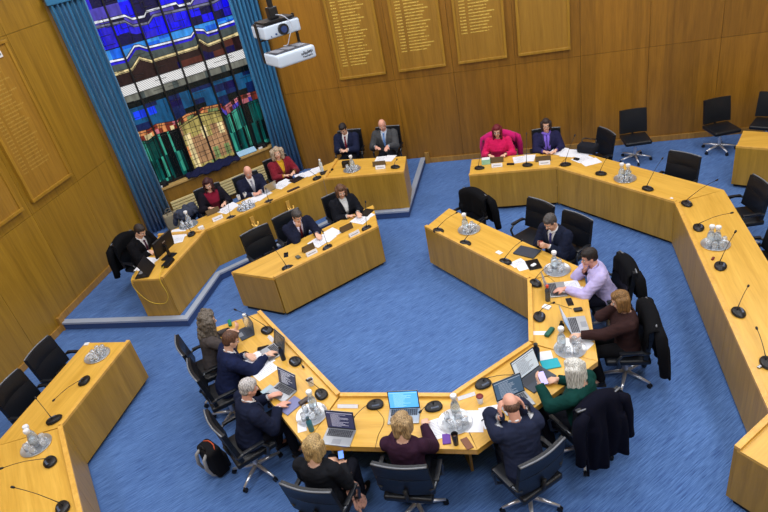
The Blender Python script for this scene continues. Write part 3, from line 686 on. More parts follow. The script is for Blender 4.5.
    me = bake(bm, .014, 3); me.materials.append(cloth(legs)); me.shade_smooth(); link('trousers', me, None, t)
    for i, sx in enumerate((-1, 1)):
        bm = BM(); a = an[i]
        ball(bm, a + Vector((0, -.01, -.045)), 1, (.042, .052, .045), None, 14, 8); ball(bm, a + Vector((sx * .015, .09, -.065)), 1, (.044, .095, .032), None, 16, 8)
        box(bm, a + Vector((sx * .008, .045, -.088)), (.07, .23, .018), bev=.006)
        me = bake(bm, .010, 2); me.materials.append(mat('black shoe leather', (24, 22, 24), .35)); me.shade_smooth(); link('shoe', me, None, t)
    TI = TM.inverted()
    def wrinkle(me, amp):
        nr_ = [v.normal.copy() for v in me.vertices]
        for v, vn in zip(me.vertices, nr_):
            n_ = noise.noise(v.co * 9 + Vector((px, py, 0))) * amp + noise.noise(Vector((v.co.x * 14, v.co.y * 14, v.co.z * 38)) + Vector((px, 0, 0))) * amp * .6
            v.co += vn * n_
    def garment(name, e, m, vneck, sleeve, hem=-.10, vw=.19, v0=.20, nr=.066, amp=.006, vx=None):
        bm = BM(); torso(bm, e)
        for i in (0, 1):
            el, wr, d, nrm, curl = H[i]
            if sleeve > 0:
                we = el + (wr - el) * sleeve
                bone(bm, sh[i], el, .058 * w + e, .052 * w + e * .9); bone(bm, el, we, .052 * w + e * .9, .038 + e * .6)
        me = bake(bm, vx or vox * 1.35, 3); wrinkle(me, amp)
        b2 = BM(); b2.from_mesh(me); kill = []
        for f in b2.faces:
            q = TI @ f.calc_center_median(); tt = q.z / sc
            if tt < hem: kill.append(f); continue
            if tt > .46 and math.hypot(q.x, q.y + .012) < nr: kill.append(f); continue
            if vneck and q.y > .0 and tt > v0 and abs(q.x) < .012 + (tt - v0) * vw and tt < .53: kill.append(f); continue
            if sleeve > 0:
                for i in (0, 1):
                    el, wr = H[i][0], H[i][1]; ax = (wr - el).normalized(); c = f.calc_center_median(); s_ = (c - el).dot(ax)
                    if s_ > (wr - el).length * sleeve + .004 and (c - el - ax * s_).length < .09 and tt < .8: 
                        if not (abs(q.x) < .14 and abs(q.y) < .14): kill.append(f); break
        bmesh.ops.delete(b2, geom=kill, context='FACES'); b2.to_mesh(me); b2.free(); me.materials.append(m); me.shade_smooth()
        return link(name, me, None, t)
    if kind == 'jacket':
        garment('shirt', .003, cloth(shirt, 's'), False, .96, nr=.060, amp=.003)
        garment('jacket', .028, cloth(top), True, .92, amp=.009)
        lp = BM()
        for s_ in (-1, 1):
            pts = [TM @ Vector((s_ * (.012 + (q - .20) * .19 + .012), .148 + (0.02 if girl else 0) - max(0, (q - .36)) * .50, q * sc)) for q in (.20, .26, .32, .38, .44, .485)]
            pts.append(TM @ Vector((s_ * .075, -.02, .515 * sc))); pts.append(TM @ Vector((s_ * .03, -.085, .52 * sc)))
            tube(lp, pts, .012, 6, rad=[.006, .012, .016, .018, .016, .012, .011, .011])
        obj('lapel', lp, cloth(tuple(min(255, c + 8) for c in top), 'l'), t, smooth=True)
        if tie:
            b = BM(); ys = .122
            sheet(b, lambda s, q: TM @ Vector(((s - .5) * (.030 + .03 * (1 - q)), ys - max(0, q * .27 + .20 - .36) * .42 + .018, (.20 + q * .27) * sc)), 2, 8, .006)
            ball(b, TM @ Vector((0, .088, .478 * sc)), .02); obj('tie', b, cloth(tie, 't'), t, smooth=True)
        else: 
            pass
        b = BM()
        for s_ in (-1, 1): tube(b, [TM @ Vector((s_ * .012, .070, .478 * sc)), TM @ Vector((s_ * .05, .035, .505 * sc)), TM @ Vector((s_ * .055, -.03, .535 * sc)), TM @ Vector((0, -.078, .54 * sc))], .010, 6)
        obj('collar', b, cloth(shirt, 's'), t, smooth=True)
    elif kind == 'cardigan':
        garment('top', .003, cloth(shirt, 's'), False, .5, nr=.070, amp=.003)
        garment('cardigan', .024, cloth(top), True, .95, vw=.22, v0=-.1)
    elif kind == 'shirt':
        garment('shirt', .022, cloth(top), True, .93, vw=.12, v0=.36, amp=.010)
        b = BM()
        for s_ in (-1, 1): tube(b, [TM @ Vector((s_ * .02, .085, .47 * sc)), TM @ Vector((s_ * .058, .035, .508 * sc)), TM @ Vector((s_ * .062, -.03, .535 * sc)), TM @ Vector((0, -.085, .54 * sc))], .013, 6)
        obj('collar', b, cloth(top), t, smooth=True)
    else:
        garment('jumper', .022, cloth(top), False, .96, nr=.074, amp=.008)
    # hair
    if hair:
        hm = mat('hair %d %d %d' % tuple(hcol), hcol, .6)
        if 'hair %d %d %d done' % tuple(hcol) not in MC:
            MC['hair %d %d %d done' % tuple(hcol)] = 1; nt = hm.node_tree; bs = nt.nodes['Principled BSDF']
            tc = nt.nodes.new('ShaderNodeTexCoord'); mp = nt.nodes.new('ShaderNodeMapping'); mp.inputs['Scale'].default_value = (70, 70, 9); n_ = nt.nodes.new('ShaderNodeTexNoise'); n_.inputs['Scale'].default_value = 1.6; n_.inputs['Detail'].default_value = 5
            nt.links.new(tc.outputs['Object'], mp.inputs['Vector']); nt.links.new(mp.outputs['Vector'], n_.inputs['Vector'])
            cr = nt.nodes.new('ShaderNodeValToRGB'); cr.color_ramp.elements[0].position = .3; cr.color_ramp.elements[1].position = .7
            cr.color_ramp.elements[0].color = lin([c * .55 for c in hcol]); cr.color_ramp.elements[1].color = lin([min(255, c * 1.3) for c in hcol])
            nt.links.new(n_.outputs['Fac'], cr.inputs['Fac']); nt.links.new(cr.outputs['Color'], bs.inputs['Base Color'])
            bp = nt.nodes.new('ShaderNodeBump'); bp.inputs['Strength'].default_value = .6; bp.inputs['Distance'].default_value = .01; nt.links.new(n_.outputs['Fac'], bp.inputs['Height']); nt.links.new(bp.outputs['Normal'], bs.inputs['Normal'])
        bm = BM(); Q = lambda x, y, z: HR @ Vector((x, y, z))
        if hair == 'bald':
            ball(bm, Q(0, -.020, .0), 1, (.080, .092, .070), M3, 24, 16)
        else:
            ball(bm, Q(0, -.018, .036), 1, (.084 * k, .104 * k, .099 * k), M3, 24, 16); ball(bm, Q(0, .03, .085), 1, (.058, .045, .035), M3, 16, 10)
            ball(bm, Q(0, -.045, -.01), 1, (.076, .066, .075), M3, 16, 10)
        if hair in ('long', 'bob', 'curly', 'vlong', 'bigcurly'):
            ln = {'bob': .10, 'long': .17, 'curly': .13, 'vlong': .27, 'bigcurly': .25}[hair]; wd = {'bob': .096, 'long': .092, 'curly': .115, 'vlong': .100, 'bigcurly': .135}[hair]
            dn = M3.inverted() @ Vector((0, -.1, -1)); dn.normalize()
            M3i = M3 @ dn; rr_ = {'curly': .052, 'bigcurly': .062}.get(hair, .034)
            for s_ in (-1, 1):
                for yy in (.012, -.03):
                    p0 = Q(s_ * (wd - .022), yy, .04); bone(bm, p0, p0 + M3i * (ln + .03), rr_, rr_ * .8)
            for x_ in (-.055, -.02, .02, .055):
                p0 = Q(x_, -.070, .02); bone(bm, p0, p0 + M3i * (ln + .05), .042, .034)
            if 'curly' in hair:
                for j in range(40):
                    a = hsh(j, px) * math.tau; z_ = hsh(j, py, 1); ball(bm, Q(math.cos(a) * (wd - .02), -.02 - abs(math.sin(a)) * .09, .10 - z_ * (ln + .12)), .038)
        me = bake(bm, .0085, 3 if hair in ('short', 'bald') or 'curly' in hair else 9); b2 = BM(); b2.from_mesh(me); kill = []
        for f in b2.faces:
            q = HI @ f.calc_center_median()
            if hair == 'bald':
                if q.z > .042 or q.y > .018 or q.z < -.062: kill.append(f)
            elif hair == 'short':
                if (q.y > .042 and q.z < .062) or q.z < -.066 or (q.y > -.005 and q.z < .0): kill.append(f)
            else:
                if q.y > .050 and q.z < .060 and abs(q.x) < .066: kill.append(f)
        bmesh.ops.delete(b2, geom=kill, context='FACES')
        for v in b2.verts:
            amp = .012 if 'curly' in hair else .004
            s_ = 28 if 'curly' in hair else 40
            v.co += v.normal * (noise.noise(Vector((v.co.x * s_ * 1.6, v.co.y * s_ * 1.6, v.co.z * (s_ if 'curly' in hair else 8))) + Vector((px, 0, 0))) * amp)
        b2.to_mesh(me); b2.free(); me.materials.append(hm); me.shade_smooth(); link('hair', me, None, t)
    t['_'] = 0; del t['_']
    return t, H, HR, TM
NAVY = (20, 26, 46); BLK = (15, 15, 20)
PP = {}
def P(key, *a, **k): PP[key] = person(*a, **k); return PP[key]
# raised bench
P(1, 'man with short dark hair in black suit writing at the left end of raised bench', 140, 231, -100, DZ, lean=20, pitch=28, hcol=(44, 34, 30), top=BLK, tie=(70, 40, 60), hands=('rest', 'type'))
P(2, 'woman with long dark red hair, black cardigan and maroon top below the window', 208, 184, -140, DZ, lean=8, pitch=18, yaw=-25, hair='long', hcol=(58, 24, 30), top=(26, 24, 34), kind='cardigan', shirt=(120, 24, 48), hands=('rest', 'rest'), girl=True)
P(3, 'bald man in dark navy suit with hands together, seated beneath the middle of the window', 248, 172, -140, DZ, lean=10, pitch=24, hair='bald', hcol=(150, 140, 134), skin='pink', top=(28, 32, 54), tie=(150, 150, 165), hands=('cross', 'cross'))
P(4, 'woman with curly grey blonde hair in maroon jacket over mustard top', 277, 153, -140, DZ, lean=4, pitch=2, yaw=-12, hair='curly', hcol=(168, 150, 128), top=(120, 30, 44), shirt=(206, 160, 40), kind='jacket', hands=('rest', 'cross'), girl=True)
P(5, 'young man with dark hair in navy suit with dark red tie reading', 343, 129, 180, DZ, lean=6, pitch=30, hcol=(34, 28, 30), top=(30, 36, 62), tie=(120, 34, 50), hands=('cross', 'cross'))
P(6, 'bald man in charcoal grey suit with light blue tie at the right bench end', 382, 125, 178, DZ, lean=6, pitch=24, hair='bald', hcol=(170, 150, 134), skin='pink', top=(72, 74, 78), shirt=(200, 212, 236), tie=(110, 150, 214), hands=('type', 'rest'))
# clerks' desk
P(7, 'man in dark navy suit resting his face on one hand at the straight desk', 297, 216, -135, 0, lean=24, pitch=24, hcol=(70, 66, 66), top=(26, 30, 50), hands=('reach', 'chin'), shirt=(214, 208, 228), tie=(90, 30, 40))
P(8, 'woman with short brown hair in black jacket and white blouse at straight desk', 341, 191, -142, 0, lean=8, pitch=18, yaw=-10, hair='bob', hcol=(96, 66, 46), top=(24, 26, 34), shirt=(222, 226, 232), hands=('type', 'cross'), girl=True)
# outer desk, back
P(9, 'woman with dark red hair in bright pink top at the far outer desk', 497, 131, 176, 0, lean=8, pitch=10, hair='long', hcol=(104, 22, 36), top=(206, 28, 92), kind='jumper', hands=('rest', 'rest'), girl=True, glasses=True)
P(10, 'woman with dark hair, glasses, navy jacket and purple patterned scarf', 546, 125, 180, 0, lean=2, pitch=2, hair='bob', hcol=(48, 36, 34), top=(36, 36, 70), shirt=(110, 80, 190), hands=('rest', 'cross'), girl=True, glasses=True)
# horseshoe
P(11, 'man with greying dark hair in dark navy suit looking at phone by his laptop', 550, 222, 138, 0, lean=18, pitch=26, hcol=(74, 70, 70), top=(26, 32, 52), tie=(50, 50, 110), hands=('phone', 'phone'))
P(12, 'man in lilac shirt with hand at his mouth leaning over a laptop', 589, 257, 98, 0, lean=20, pitch=12, yaw=8, hcol=(34, 28, 28), top=(186, 176, 224), kind='shirt', hands=('reach', 'chin'), skin='pink', legs=(24, 26, 40))
P(13, 'woman with brown bobbed hair in dark brown jumper resting her cheek on one hand', 620, 300, 92, 0, lean=4, pitch=20, hair='bob', hcol=(120, 88, 50), top=(52, 34, 34), kind='jumper', hands=('reach', 'cheek'), girl=True, legs=(22, 22, 26))
P(14, 'woman with long white blonde hair in dark green jumper holding a phone', 574, 369, 60, 0, lean=2, pitch=22, hair='vlong', hcol=(214, 206, 192), top=(16, 60, 56), kind='jumper', hands=('raise', 'rest'), girl=True)
P(15, 'balding man in dark navy jacket holding both hands to his head over laptop', 511, 405, 24, 0, lean=22, pitch=24, hair='bald', hcol=(96, 70, 58), skin='pink', top=(34, 40, 62), hands=('ear', 'ear'))
P(16, 'woman with fair bobbed hair in dark plum jumper at the near side of horseshoe', 402, 423, -2, 0, lean=3, pitch=24, hair='bob', hcol=(160, 134, 98), top=(52, 30, 48), kind='jumper', hands=('type', 'type'), girl=True)
P(17, 'woman with fair hair in black jumper sitting back with phone and scarf in lap', 314, 446, -8, 0, lean=0, pitch=24, hair='bob', hcol=(168, 142, 98), top=(26, 28, 34), kind='jumper', hands=('lap', 'lap'), girl=True)
P(18, 'grey haired man in navy suit typing, seated near the backpack', 249, 388, -44, 0, lean=16, pitch=16, hcol=(176, 172, 172), skin='pink', top=(26, 32, 54), hands=('type', 'type'), yaw=-12)
P(19, 'man with short brown hair in navy suit with both arms on papers', 231, 340, -50, 0, lean=20, pitch=20, hcol=(86, 58, 44), top=(26, 34, 66), hands=('cross', 'reach'), yaw=-8)
P(20, 'woman with long curly grey brown hair in grey jacket holding a tablet', 208, 320, -52, 0, lean=10, pitch=14, hair='bigcurly', hcol=(96, 88, 80), top=(78, 72, 72), kind='cardigan', shirt=(60, 60, 66), hands=('rest', 'raise'), girl=True, yaw=-8)
# chairs under the people: just behind the hips
def seat_chair(key, label, back=.04, dd=0, z=0, **k):
    t = PP[key][0]; f = fwd(t.rotation_euler.z); p = Vector(t.location) - f * back
    return chair(label, p.x, p.y, math.degrees(t.rotation_euler.z) + dd, z, **k)
CG = 'black leather meeting chairs'
seat_chair(1, 'black chair under the man writing at left end of the raised bench', 0.02, z=DZ)
seat_chair(2, 'black chair behind the woman with dark red hair below window', 0.02, z=DZ)
seat_chair(3, 'black chair behind the bald man in navy below the window', 0.02, z=DZ)
seat_chair(4, 'black chair behind the woman in maroon jacket beside right curtain', 0.02, z=DZ)
seat_chair(5, 'black chair behind the young man in navy suit on raised bench', 0.02, z=DZ)
seat_chair(6, 'black chair behind the bald man in charcoal suit on raised bench', 0.02, z=DZ)
seat_chair(7, 'black chair behind the man resting face on hand at straight desk', 0.03)
seat_chair(8, 'black chair behind the woman in black jacket at straight desk', 0.03)
seat_chair(9, 'black chair holding the pink jacket behind woman in pink', 0.02)
seat_chair(10, 'black chair behind the woman with purple scarf', 0.02)
seat_chair(11, 'black chair behind the man looking at phone, turned to the right', 0.12, -4)
seat_chair(12, 'black chair behind the man in lilac shirt', 0.02, 6)
seat_chair(13, 'black chair under the woman in brown jumper', 0.0)
seat_chair(14, 'black chair under the woman in green with long pale hair', 0.0, -22)
seat_chair(15, 'black chair with chrome edged back behind balding man in navy jacket', 0.02, 18)
seat_chair(16, 'black chair seen squarely from behind, under the woman in plum jumper', 0.02)
seat_chair(17, 'black chair at lower photo edge under the woman with scarf in lap', 0.03)
seat_chair(18, 'black chair beside the backpack under the grey haired man', 0.06)
seat_chair(19, 'black chair under the brown haired man in navy suit', 0.08)
seat_chair(20, 'black chair under the woman with long curly hair', 0.08)
# empty chairs
def echair(label, px, py, deg, z=0, zt=.97, off=.24, **k):
    """px,py: middle of the top edge of the back"""
    p = at(px, py, z + zt); f = fwd(R_(deg)); p = p + f * off; return chair(label, p.x, p.y, deg, z, **k)
echair('empty black chair at the left end of the straight desk', 254, 230, -132, zt=1.0)
EC = echair('black chair covered by a black coat behind the horseshoe end', 474, 192, 138, zt=1.0)
echair('empty black chair with curved arms between coat chair and man with phone', 541, 202, 135, zt=1.0)
echair('upper empty black chair tucked behind the left outer desk', 37, 348, -88, zt=1.0)
echair('lower empty black chair tucked behind the left outer desk, cut by edge', 5, 383, -88, zt=1.0)
echair('black chair turned sideways beside the black bag at far outer desk', 607, 131, 115, zt=1.0)
echair('empty black chair behind the corner of the right outer desk', 685, 154, 137, zt=1.0)
echair('empty black chair with arms behind the right side of outer desk', 762, 182, 100, zt=1.0)
echair('black chair cut by the right photo edge behind outer desk, nearest the camera there', 783, 226, 92, zt=1.0)
echair('spare armless black chair standing alone by the back wall, left one', 633, 109, 186, arms=False, zt=.99, group='spare armless chairs by the back wall')
echair('spare armless black chair by the back wall beside the desk block', 717, 98, 195, arms=False, zt=.99, group='spare armless chairs by the back wall')
echair('spare armless black chair cut by the right photo edge at back wall', 775, 92, 150, arms=False, zt=.99, group='spare armless chairs by the back wall')
# ================================================================== COATS
def coat(label, ch, m, back=.55, front=.30, wid=.60, cat='coat', name='coat', sleeves=True, seed=1, skew=0, zt=1.0):
    t = thing(name, label, cat, ch.location, ch.rotation_euler.z)
    rr = random.Random(seed); ph = [rr.uniform(0, 6) for _ in range(5)]
    b = BM()
    def f(s, q):
        L = back + front + .12; d = q * L; x = (s - .5) * wid
        if d < front: y = -.10 ; z = zt + .02 - (front - d); 
        elif d < front + .12:
            a = (d - front) / .12 * math.pi; y = -.235 + .075 * math.cos(a); z = zt + .02 + .05 * math.sin(a)
        else:
            e = d - front - .12; y = -.310 - .05 * min(1, e * 3); z = zt + .02 - e
        if d < front: y = -.160
        g = (1 if d > front + .12 else .35)
        y += g * (.030 * math.sin(s * 13 + ph[0] + z * 3) + .018 * math.sin(s * 27 + ph[1])) * min(1, abs(z - zt - .02) * 4)
        x *= 1 + .22 * min(1, max(0, zt - z)) + .04 * math.sin(z * 9 + ph[2]); x += skew * (zt - z)
        z += (-.10 * (abs(s - .5) * 2) ** 2 if .0 < abs(d - front - .06) < .3 else 0) + (.03 * math.sin(s * 9 + ph[3]) if q > .8 or q < .1 else 0)
        return Vector((x, y, z))
    sheet(b, f, 26, 26, .022); o = obj('cloth', b, m, t, smooth=True)
    if sleeves:
        for sx in (-1, 1):
            b = BM(); x = sx * wid * .56
            tube(b, [(x * .7, -.28, zt - .04), (x * 1.02, -.29, zt - .12), (x * 1.12, -.31, zt - .3), (x * 1.10, -.33, zt - .48), (x * 1.16, -.34, zt - .62)], .05, 12, rad=[.05, .068, .062, .056, .052]); obj('sleeve', b, m, t, smooth=True)
    return t
BC = cloth((13, 14, 18), 'coat'); NC = cloth((10, 12, 28), 'coat')
def ch_of(lbl): return [o for o in COL.objects if o.get('label', '').startswith(lbl)][0]
coat('black coat hung over the chair of the man writing by left wall', ch_of('black chair under the man writing'), BC, .62, .2, .56, seed=2)
coat('black coat spread over the chair back at horseshoe end', EC, BC, .55, .40, .62, seed=3)
coat('black padded coat over the chair of the lilac shirted man', ch_of('black chair behind the man in lilac'), BC, .5, .25, .5, seed=4)
coat('black coat hanging behind the woman in brown jumper', ch_of('black chair under the woman in brown'), BC, .72, .18, .60, seed=5)
coat('long dark navy coat hanging to the floor behind woman in green', ch_of('black chair under the woman in green'), NC, .82, .22, .50, seed=6)
coat('bright pink jacket hung over the chair behind woman in pink', ch_of('black chair holding the pink'), cloth((198, 30, 110), 'j'), .45, .12, .60, seed=7, name='jacket', cat='jacket')
sp_ = at(187, 214, DZ + .5); st = thing('stool', 'low black stool mostly hidden under the bundled grey coat', 'stool', (sp_.x, sp_.y, DZ), R_(-135))
b = BM(); cyl(b, (0, 0, .41), (0, 0, .46), .19, n=28); obj('seat', b, LEATH, st, smooth=True, angle=40)
for k in range(4):
    a_ = k * math.pi / 2 + .78; b = BM(); cyl(b, (.13 * math.cos(a_), .13 * math.sin(a_), .41), (.17 * math.cos(a_), .17 * math.sin(a_), 0), .014, n=10); obj('leg', b, BLACK, st, smooth=True, angle=40)
ct = thing('coat', 'dark grey coat bundled on the low stool beside the beige bag', 'coat', (sp_.x, sp_.y, DZ + .461), R_(-135))
b = BM(); rr = random.Random(5)
ball(b, (0, 0, .07), 1, (.24, .20, .085)); 
for k in range(14):
    a_ = k * .9; ball(b, (.17 * math.cos(a_), .14 * math.sin(a_), .05 + rr.uniform(0, .1)), 1, (.09, .07, .05 + rr.uniform(0, .03)), Matrix.Rotation(a_, 3, 'Z'), 12, 8)
bone(b, (.20, -.05, .08), (.27, -.1, -.1), .06, .05); bone(b, (-.2, -.05, .08), (-.25, -.12, -.18), .055, .045)
me = bake(b, .012, 3)
nn_ = [v.normal.copy() for v in me.vertices]
for v, n_ in zip(me.vertices, nn_): v.co += n_ * noise.noise(Vector((v.co.x * 8, v.co.y * 20, v.co.z * 14))) * .022
me.materials.append(cloth((66, 72, 90), 'coat')); me.shade_smooth(); link('cloth', me, None, ct)
# ================================================================== THINGS ON THE DESKS
TZ = .7505; DTZ = DZ + .7515
DEG = ROT
def hash_deg(l): return random.Random(l).uniform(-28, 28)
def mic(label, bx, by, hx, hy, deg, z=TZ, L=.40):
    p = at(bx, by, z + .02); p.z = z
    best = min((abs((at(hx, hy, z + .03 + k * .01) - p).length - L), k) for k in range(42))[1]
    h = at(hx, hy, z + .03 + best * .01)
    deg += (hash_deg(label)); t = thing('desk_microphone', label, 'microphone', p, R_(deg), 'gooseneck microphones on the desks')
    M = Matrix.Rotation(-R_(deg), 3, 'Z'); hl = M @ (h - p)
    b = BM(); lathe(b, [(.055, 0), (.078, .004), (.082, .016), (.074, .030), (.05, .040), (.02, .043)], n=26)
    for v in b.verts:
        v.co.x *= 1.28 - .25 * (v.co.x / .08 if v.co.x > 0 else 0); v.co.y *= .92 if v.co.y > 0 else .8
        v.co.z *= 1 + v.co.y * 3.0; v.co *= 1.05
    obj('base', b, BLACK, t, smooth=True, angle=35)
    b = BM(); box(b, (0, -.026, .038), (.085, .034, .007), R_(0), .002); box(b, (-.045, .012, .040), (.018, .018, .005), None, .002); box(b, (.045, .012, .040), (.018, .018, .005), None, .002); obj('button', b, mat('blue grey button', (74, 84, 104), .35), t)
    s = Vector((.0, .022, .036)); d = hl - s; mid = s + d * .5 + Vector((0, 0, .025 + d.length * .04))
    pts = [s, s + Vector((0, 0, .03)) + d * .04] + [s.lerp(mid, .5) + Vector((0, 0, .018)), mid, mid.lerp(hl, .5) + Vector((0, 0, .006)), hl]
    b = BM(); tube(b, pts, .0036, 7, rad=[.008, .006, .004, .0036, .0036, .004]); n = obj('gooseneck', b, MATT, t, smooth=True)
    dd = (hl - mid).normalized(); b = BM(); tube(b, [hl - dd * .012, hl, hl + dd * .018, hl + dd * .03, hl + dd * .034], .01, 10, rad=[.006, .012, .014, .011, .004]); obj('foam_head', b, BLACK, t, smooth=True)
    return t
def glassware(p, r, h, lid=None, t=None): pass
CAR = None; GLS = None; TRAY = None
def tray(label, px, py, z=TZ, car=((0, .05),), gl=5, deg=0, r=.175, what='left', cl=None):
    global CAR, GLS, TRAY
    p = at(px, py, z + .015); p.z = z
    if TRAY is None:
        t = thing('serving_tray', label, 'tray', p, 0, 'round silver trays')
        b = BM(); lathe(b, [(.01, .002), (.14, .002), (.150, .006), (.176, .014), (.180, .012), (.178, .008), (.150, 0), (.01, 0)], n=44); obj('tray_plate', b, STEEL, t, smooth=True, angle=30)
        b = BM(); tube(b, [Vector((.178 * math.cos(a), .178 * math.sin(a), .013)) for a in [k * math.tau / 48 for k in range(49)]], .003, 6); obj('rim', b, CHROME, t, smooth=True); TRAY = t
    else: t = copy_tree(TRAY); t.location = p; t['label'] = label
    a = R_(deg)
    rr = random.Random(label)
    for i, (cx_, cy_) in enumerate(car):
        q = p + Vector((cx_ * math.cos(a) - cy_ * math.sin(a), cx_ * math.sin(a) + cy_ * math.cos(a), .0035))
        lb = (cl or 'water carafe on the ' + label.replace('round silver tray', 'tray')) + ('' if len(car) == 1 else (', rear one' if i == 0 else ', front one'))
        if CAR is None:
            c = thing('water_carafe', lb, 'carafe', q, 0, 'glass water carafes')
            b = BM(); lathe(b, [(.0, 0), (.044, 0), (.050, .01), (.052, .09), (.044, .14), (.026, .185), (.024, .215), (.030, .235), (.027, .235), (.021, .215), (.023, .187), (.041, .14), (.048, .09), (.046, .012), (.0, .008)]); obj('glass_body', b, GLASS, c, smooth=True)
            b = BM(); lathe(b, [(0, .011), (.044, .014), (.0465, .09), (.040, .135), (.03, .16), (0, .16)]); obj('water', b, WATER, c, smooth=True)
            b = BM(); lathe(b, [(0, .222), (.030, .222), (.036, .238), (.036, .262), (.030, .270), (0, .270)]); obj('lid', b, WHITE, c, smooth=True, angle=40); CAR = c
        else: c = copy_tree(CAR); c.location = q; c['label'] = lb
    k = 0; tries = 0; put = []
    while k < gl and tries < 300:
        tries += 1
        th = rr.uniform(0, math.tau); rd = rr.uniform(.05, .118); q = Vector((rd * math.cos(th), rd * math.sin(th), 0))
        if any((q - o).length < .072 for o in put): continue
        if any((q - Vector((cx_ * math.cos(a) - cy_ * math.sin(a), cx_ * math.sin(a) + cy_ * math.cos(a), 0))).length < .088 for cx_, cy_ in car): continue
        put.append(q); k += 1; g = p + q + Vector((0, 0, .0035))
        lb = 'glass upside down on the ' + label.replace('round silver tray', 'tray')
        if GLS is None:
            c = thing('drinking_glass', lb, 'glass', g, 0); b = BM()
            lathe(b, [(.034, 0), (.0355, .002), (.031, .088), (.026, .094), (0, .094), (0, .088), (.027, .086), (.033, .004)], n=20); obj('glass_body', b, GLASS, c, smooth=True)
            GLS = c
        else: c = copy_tree(GLS); c.location = g; c['label'] = lb
        c['group'] = 'glasses on the ' + label.replace('round silver tray', 'tray')
def laptop(label, px, py, deg, screen=(120, 150, 190), rows=True, rc=(40, 50, 70), open_=105, z=TZ, body=ALU, w=.32, d=.22, glow=.55, lid=None):
    p = at(px, py, z + .01); p.z = z
    t = thing('laptop', label, 'laptop', p, R_(deg), 'laptops on the desks')
    b = BM(); box(b, (0, 0, .008), (w, d, .014), None, .004); obj('keyboard_base', b, body, t)
    b = BM()
    for i in range(5):
        for j in range(13): box(b, (-w * .43 + (j + .5) * w * .86 / 13, .085 - i * .019, .0158), (w * .86 / 13 - .003, .0155, .0016))
    k = obj('keyboard', b, KEYS, t)
    b = BM(); box(b, (0, -.065, .0156), (.10, .065, .001)); obj('trackpad', b, mat('trackpad grey', (140, 144, 152), .3), t)
    A = R_(open_ - 90); hy = d / 2 - .004
    def q(x, s, o=0): return Vector((x, hy + s * math.sin(A) + o * math.cos(A) * -1, .012 + s * math.cos(A) - o * math.sin(A) * -1 * -1))
    RM = Matrix.Rotation(-A, 3, 'X'); o_ = Vector((0, hy, .012))
    def LB(b, c, s, bev=0): box(b, o_ + RM @ Vector(c), s, RM, bev)
    b = BM(); LB(b, (0, .003, d / 2), (w, .007, d), .003); l = obj('lid', b, lid or body, t)
    b = BM(); LB(b, (0, -.0012, d / 2), (w - .006, .001, d - .006)); obj('bezel', b, BLACK, l)
    b = BM(); LB(b, (0, -.0022, d / 2 + .002), (w - .024, .001, d - .026)); obj('screen', b, mat('screen %d %d %d' % screen, screen, .15, emis=screen, estr=glow), l)
    if rows:
        rr = random.Random(label); b = BM()
        LB(b, (-w * .0, -.0030, d * .88), (w * .9, .0006, .006))
        for i in range(12): 
            wd = rr.uniform(.25, .62) * w; LB(b, (-w * .32 + wd / 2, -.0030, d * .80 - i * .0135), (wd, .0006, .0045))
        obj('screen_text', b, mat('screen text %d %d %d' % rc, rc, .3, emis=rc, estr=glow), l)
    return t
def paper(label, px, py, deg, z=TZ, n=1, w=.21, h=.297, m=None, lines=True, dz=.002, name='paper', cat='paper', group=None):
    p = at(px, py, z + .002); p.z = z + dz - .002
    t = thing(name, label, cat, p, R_(deg), group)
    b = BM()
    for i in range(n): box(b, ((i - (n - 1) / 2) * w * .9, (i % 2) * .03, .0012 + i * .0016), (w, h, .0014), R_((i * 37) % 23 - 8 if n > 1 else 0))
    s = obj('sheet', b, m or PAPER, t)
    if lines:
        rr = random.Random(label); b = BM(); zz = .0012 + (n - 1) * .0016 + .0009; 
        M = Matrix.Rotation(R_(((n - 1) * 37) % 23 - 8 if n > 1 else 0), 3, 'Z'); c = Vector((((n - 1) - (n - 1) / 2) * w * .9, ((n - 1) % 2) * .03, zz))
        for i in range(10):
            ww = rr.uniform(.5, .8) * w; box(b, c + M @ Vector((-w * .4 + ww / 2, h * .38 - i * h * .075, 0)), (ww, .004, .0006), M)
        obj('printed_text', b, PRINT, t)
    return t
def slab(name, label, cat, px, py, deg, size, m, z=TZ, bev=.004, group=None, detail=None, dz=0):
    p = at(px, py, z + size[2] / 2 + dz); p.z = z + dz + .0005
    t = thing(name, label, cat, p, R_(deg), group)
    b = BM(); box(b, (0, 0, size[2] / 2), size, None, bev); obj('body', b, m, t)
    if detail: b = BM(); box(b, (0, 0, size[2] + .0004), (size[0] * .9, size[1] * .92, .0008)); obj(detail[0], b, detail[1], t)
    return t
def phone(label, px, py, deg, m=BLACK, z=TZ, dz=0, lit=None):
    return slab('mobile_phone', label, 'phone', px, py, deg, (.075, .152, .009), m, z, .003, 'mobile phones', ('screen', lit or mat('dark phone glass', (16, 18, 24), .12)), dz)
def nameplate(label, px, py, deg, z=TZ, m=None, w=.22):
    """tent shaped brown nameplate"""
    p = at(px, py, z + .05); p.z = z; t = thing('nameplate', label, 'nameplate', p, R_(deg), 'brown nameplates')
    b = BM(); sheet(b, lambda s, q: Vector(((s - .5) * w, -.035 + .07 * q, .10 * (1 - abs(2 * q - 1)) + .002)), 2, 2, .003); obj('plate', b, m or mat('bronze brown plate', (104, 84, 56), .35, .4), t); return t
def card(label, px, py, deg, z=TZ, w=.20, h=.07):
    p = at(px, py, z + h / 2); p.z = z; t = thing('place_card', label, 'card', p, R_(deg), 'white place cards')
    b = BM(); sheet(b, lambda s, q: Vector(((s - .5) * w, -.028 + .056 * q, h * (1 - abs(2 * q - 1)) + .002)), 2, 2, .002); obj('card', b, PAPER, t)
    b = BM(); box(b, (0, .0175, h * .48), (w * .7, .0012, .012), Matrix.Rotation(R_(22), 3, 'X')); obj('printed_name', b, PRINT, t); return t
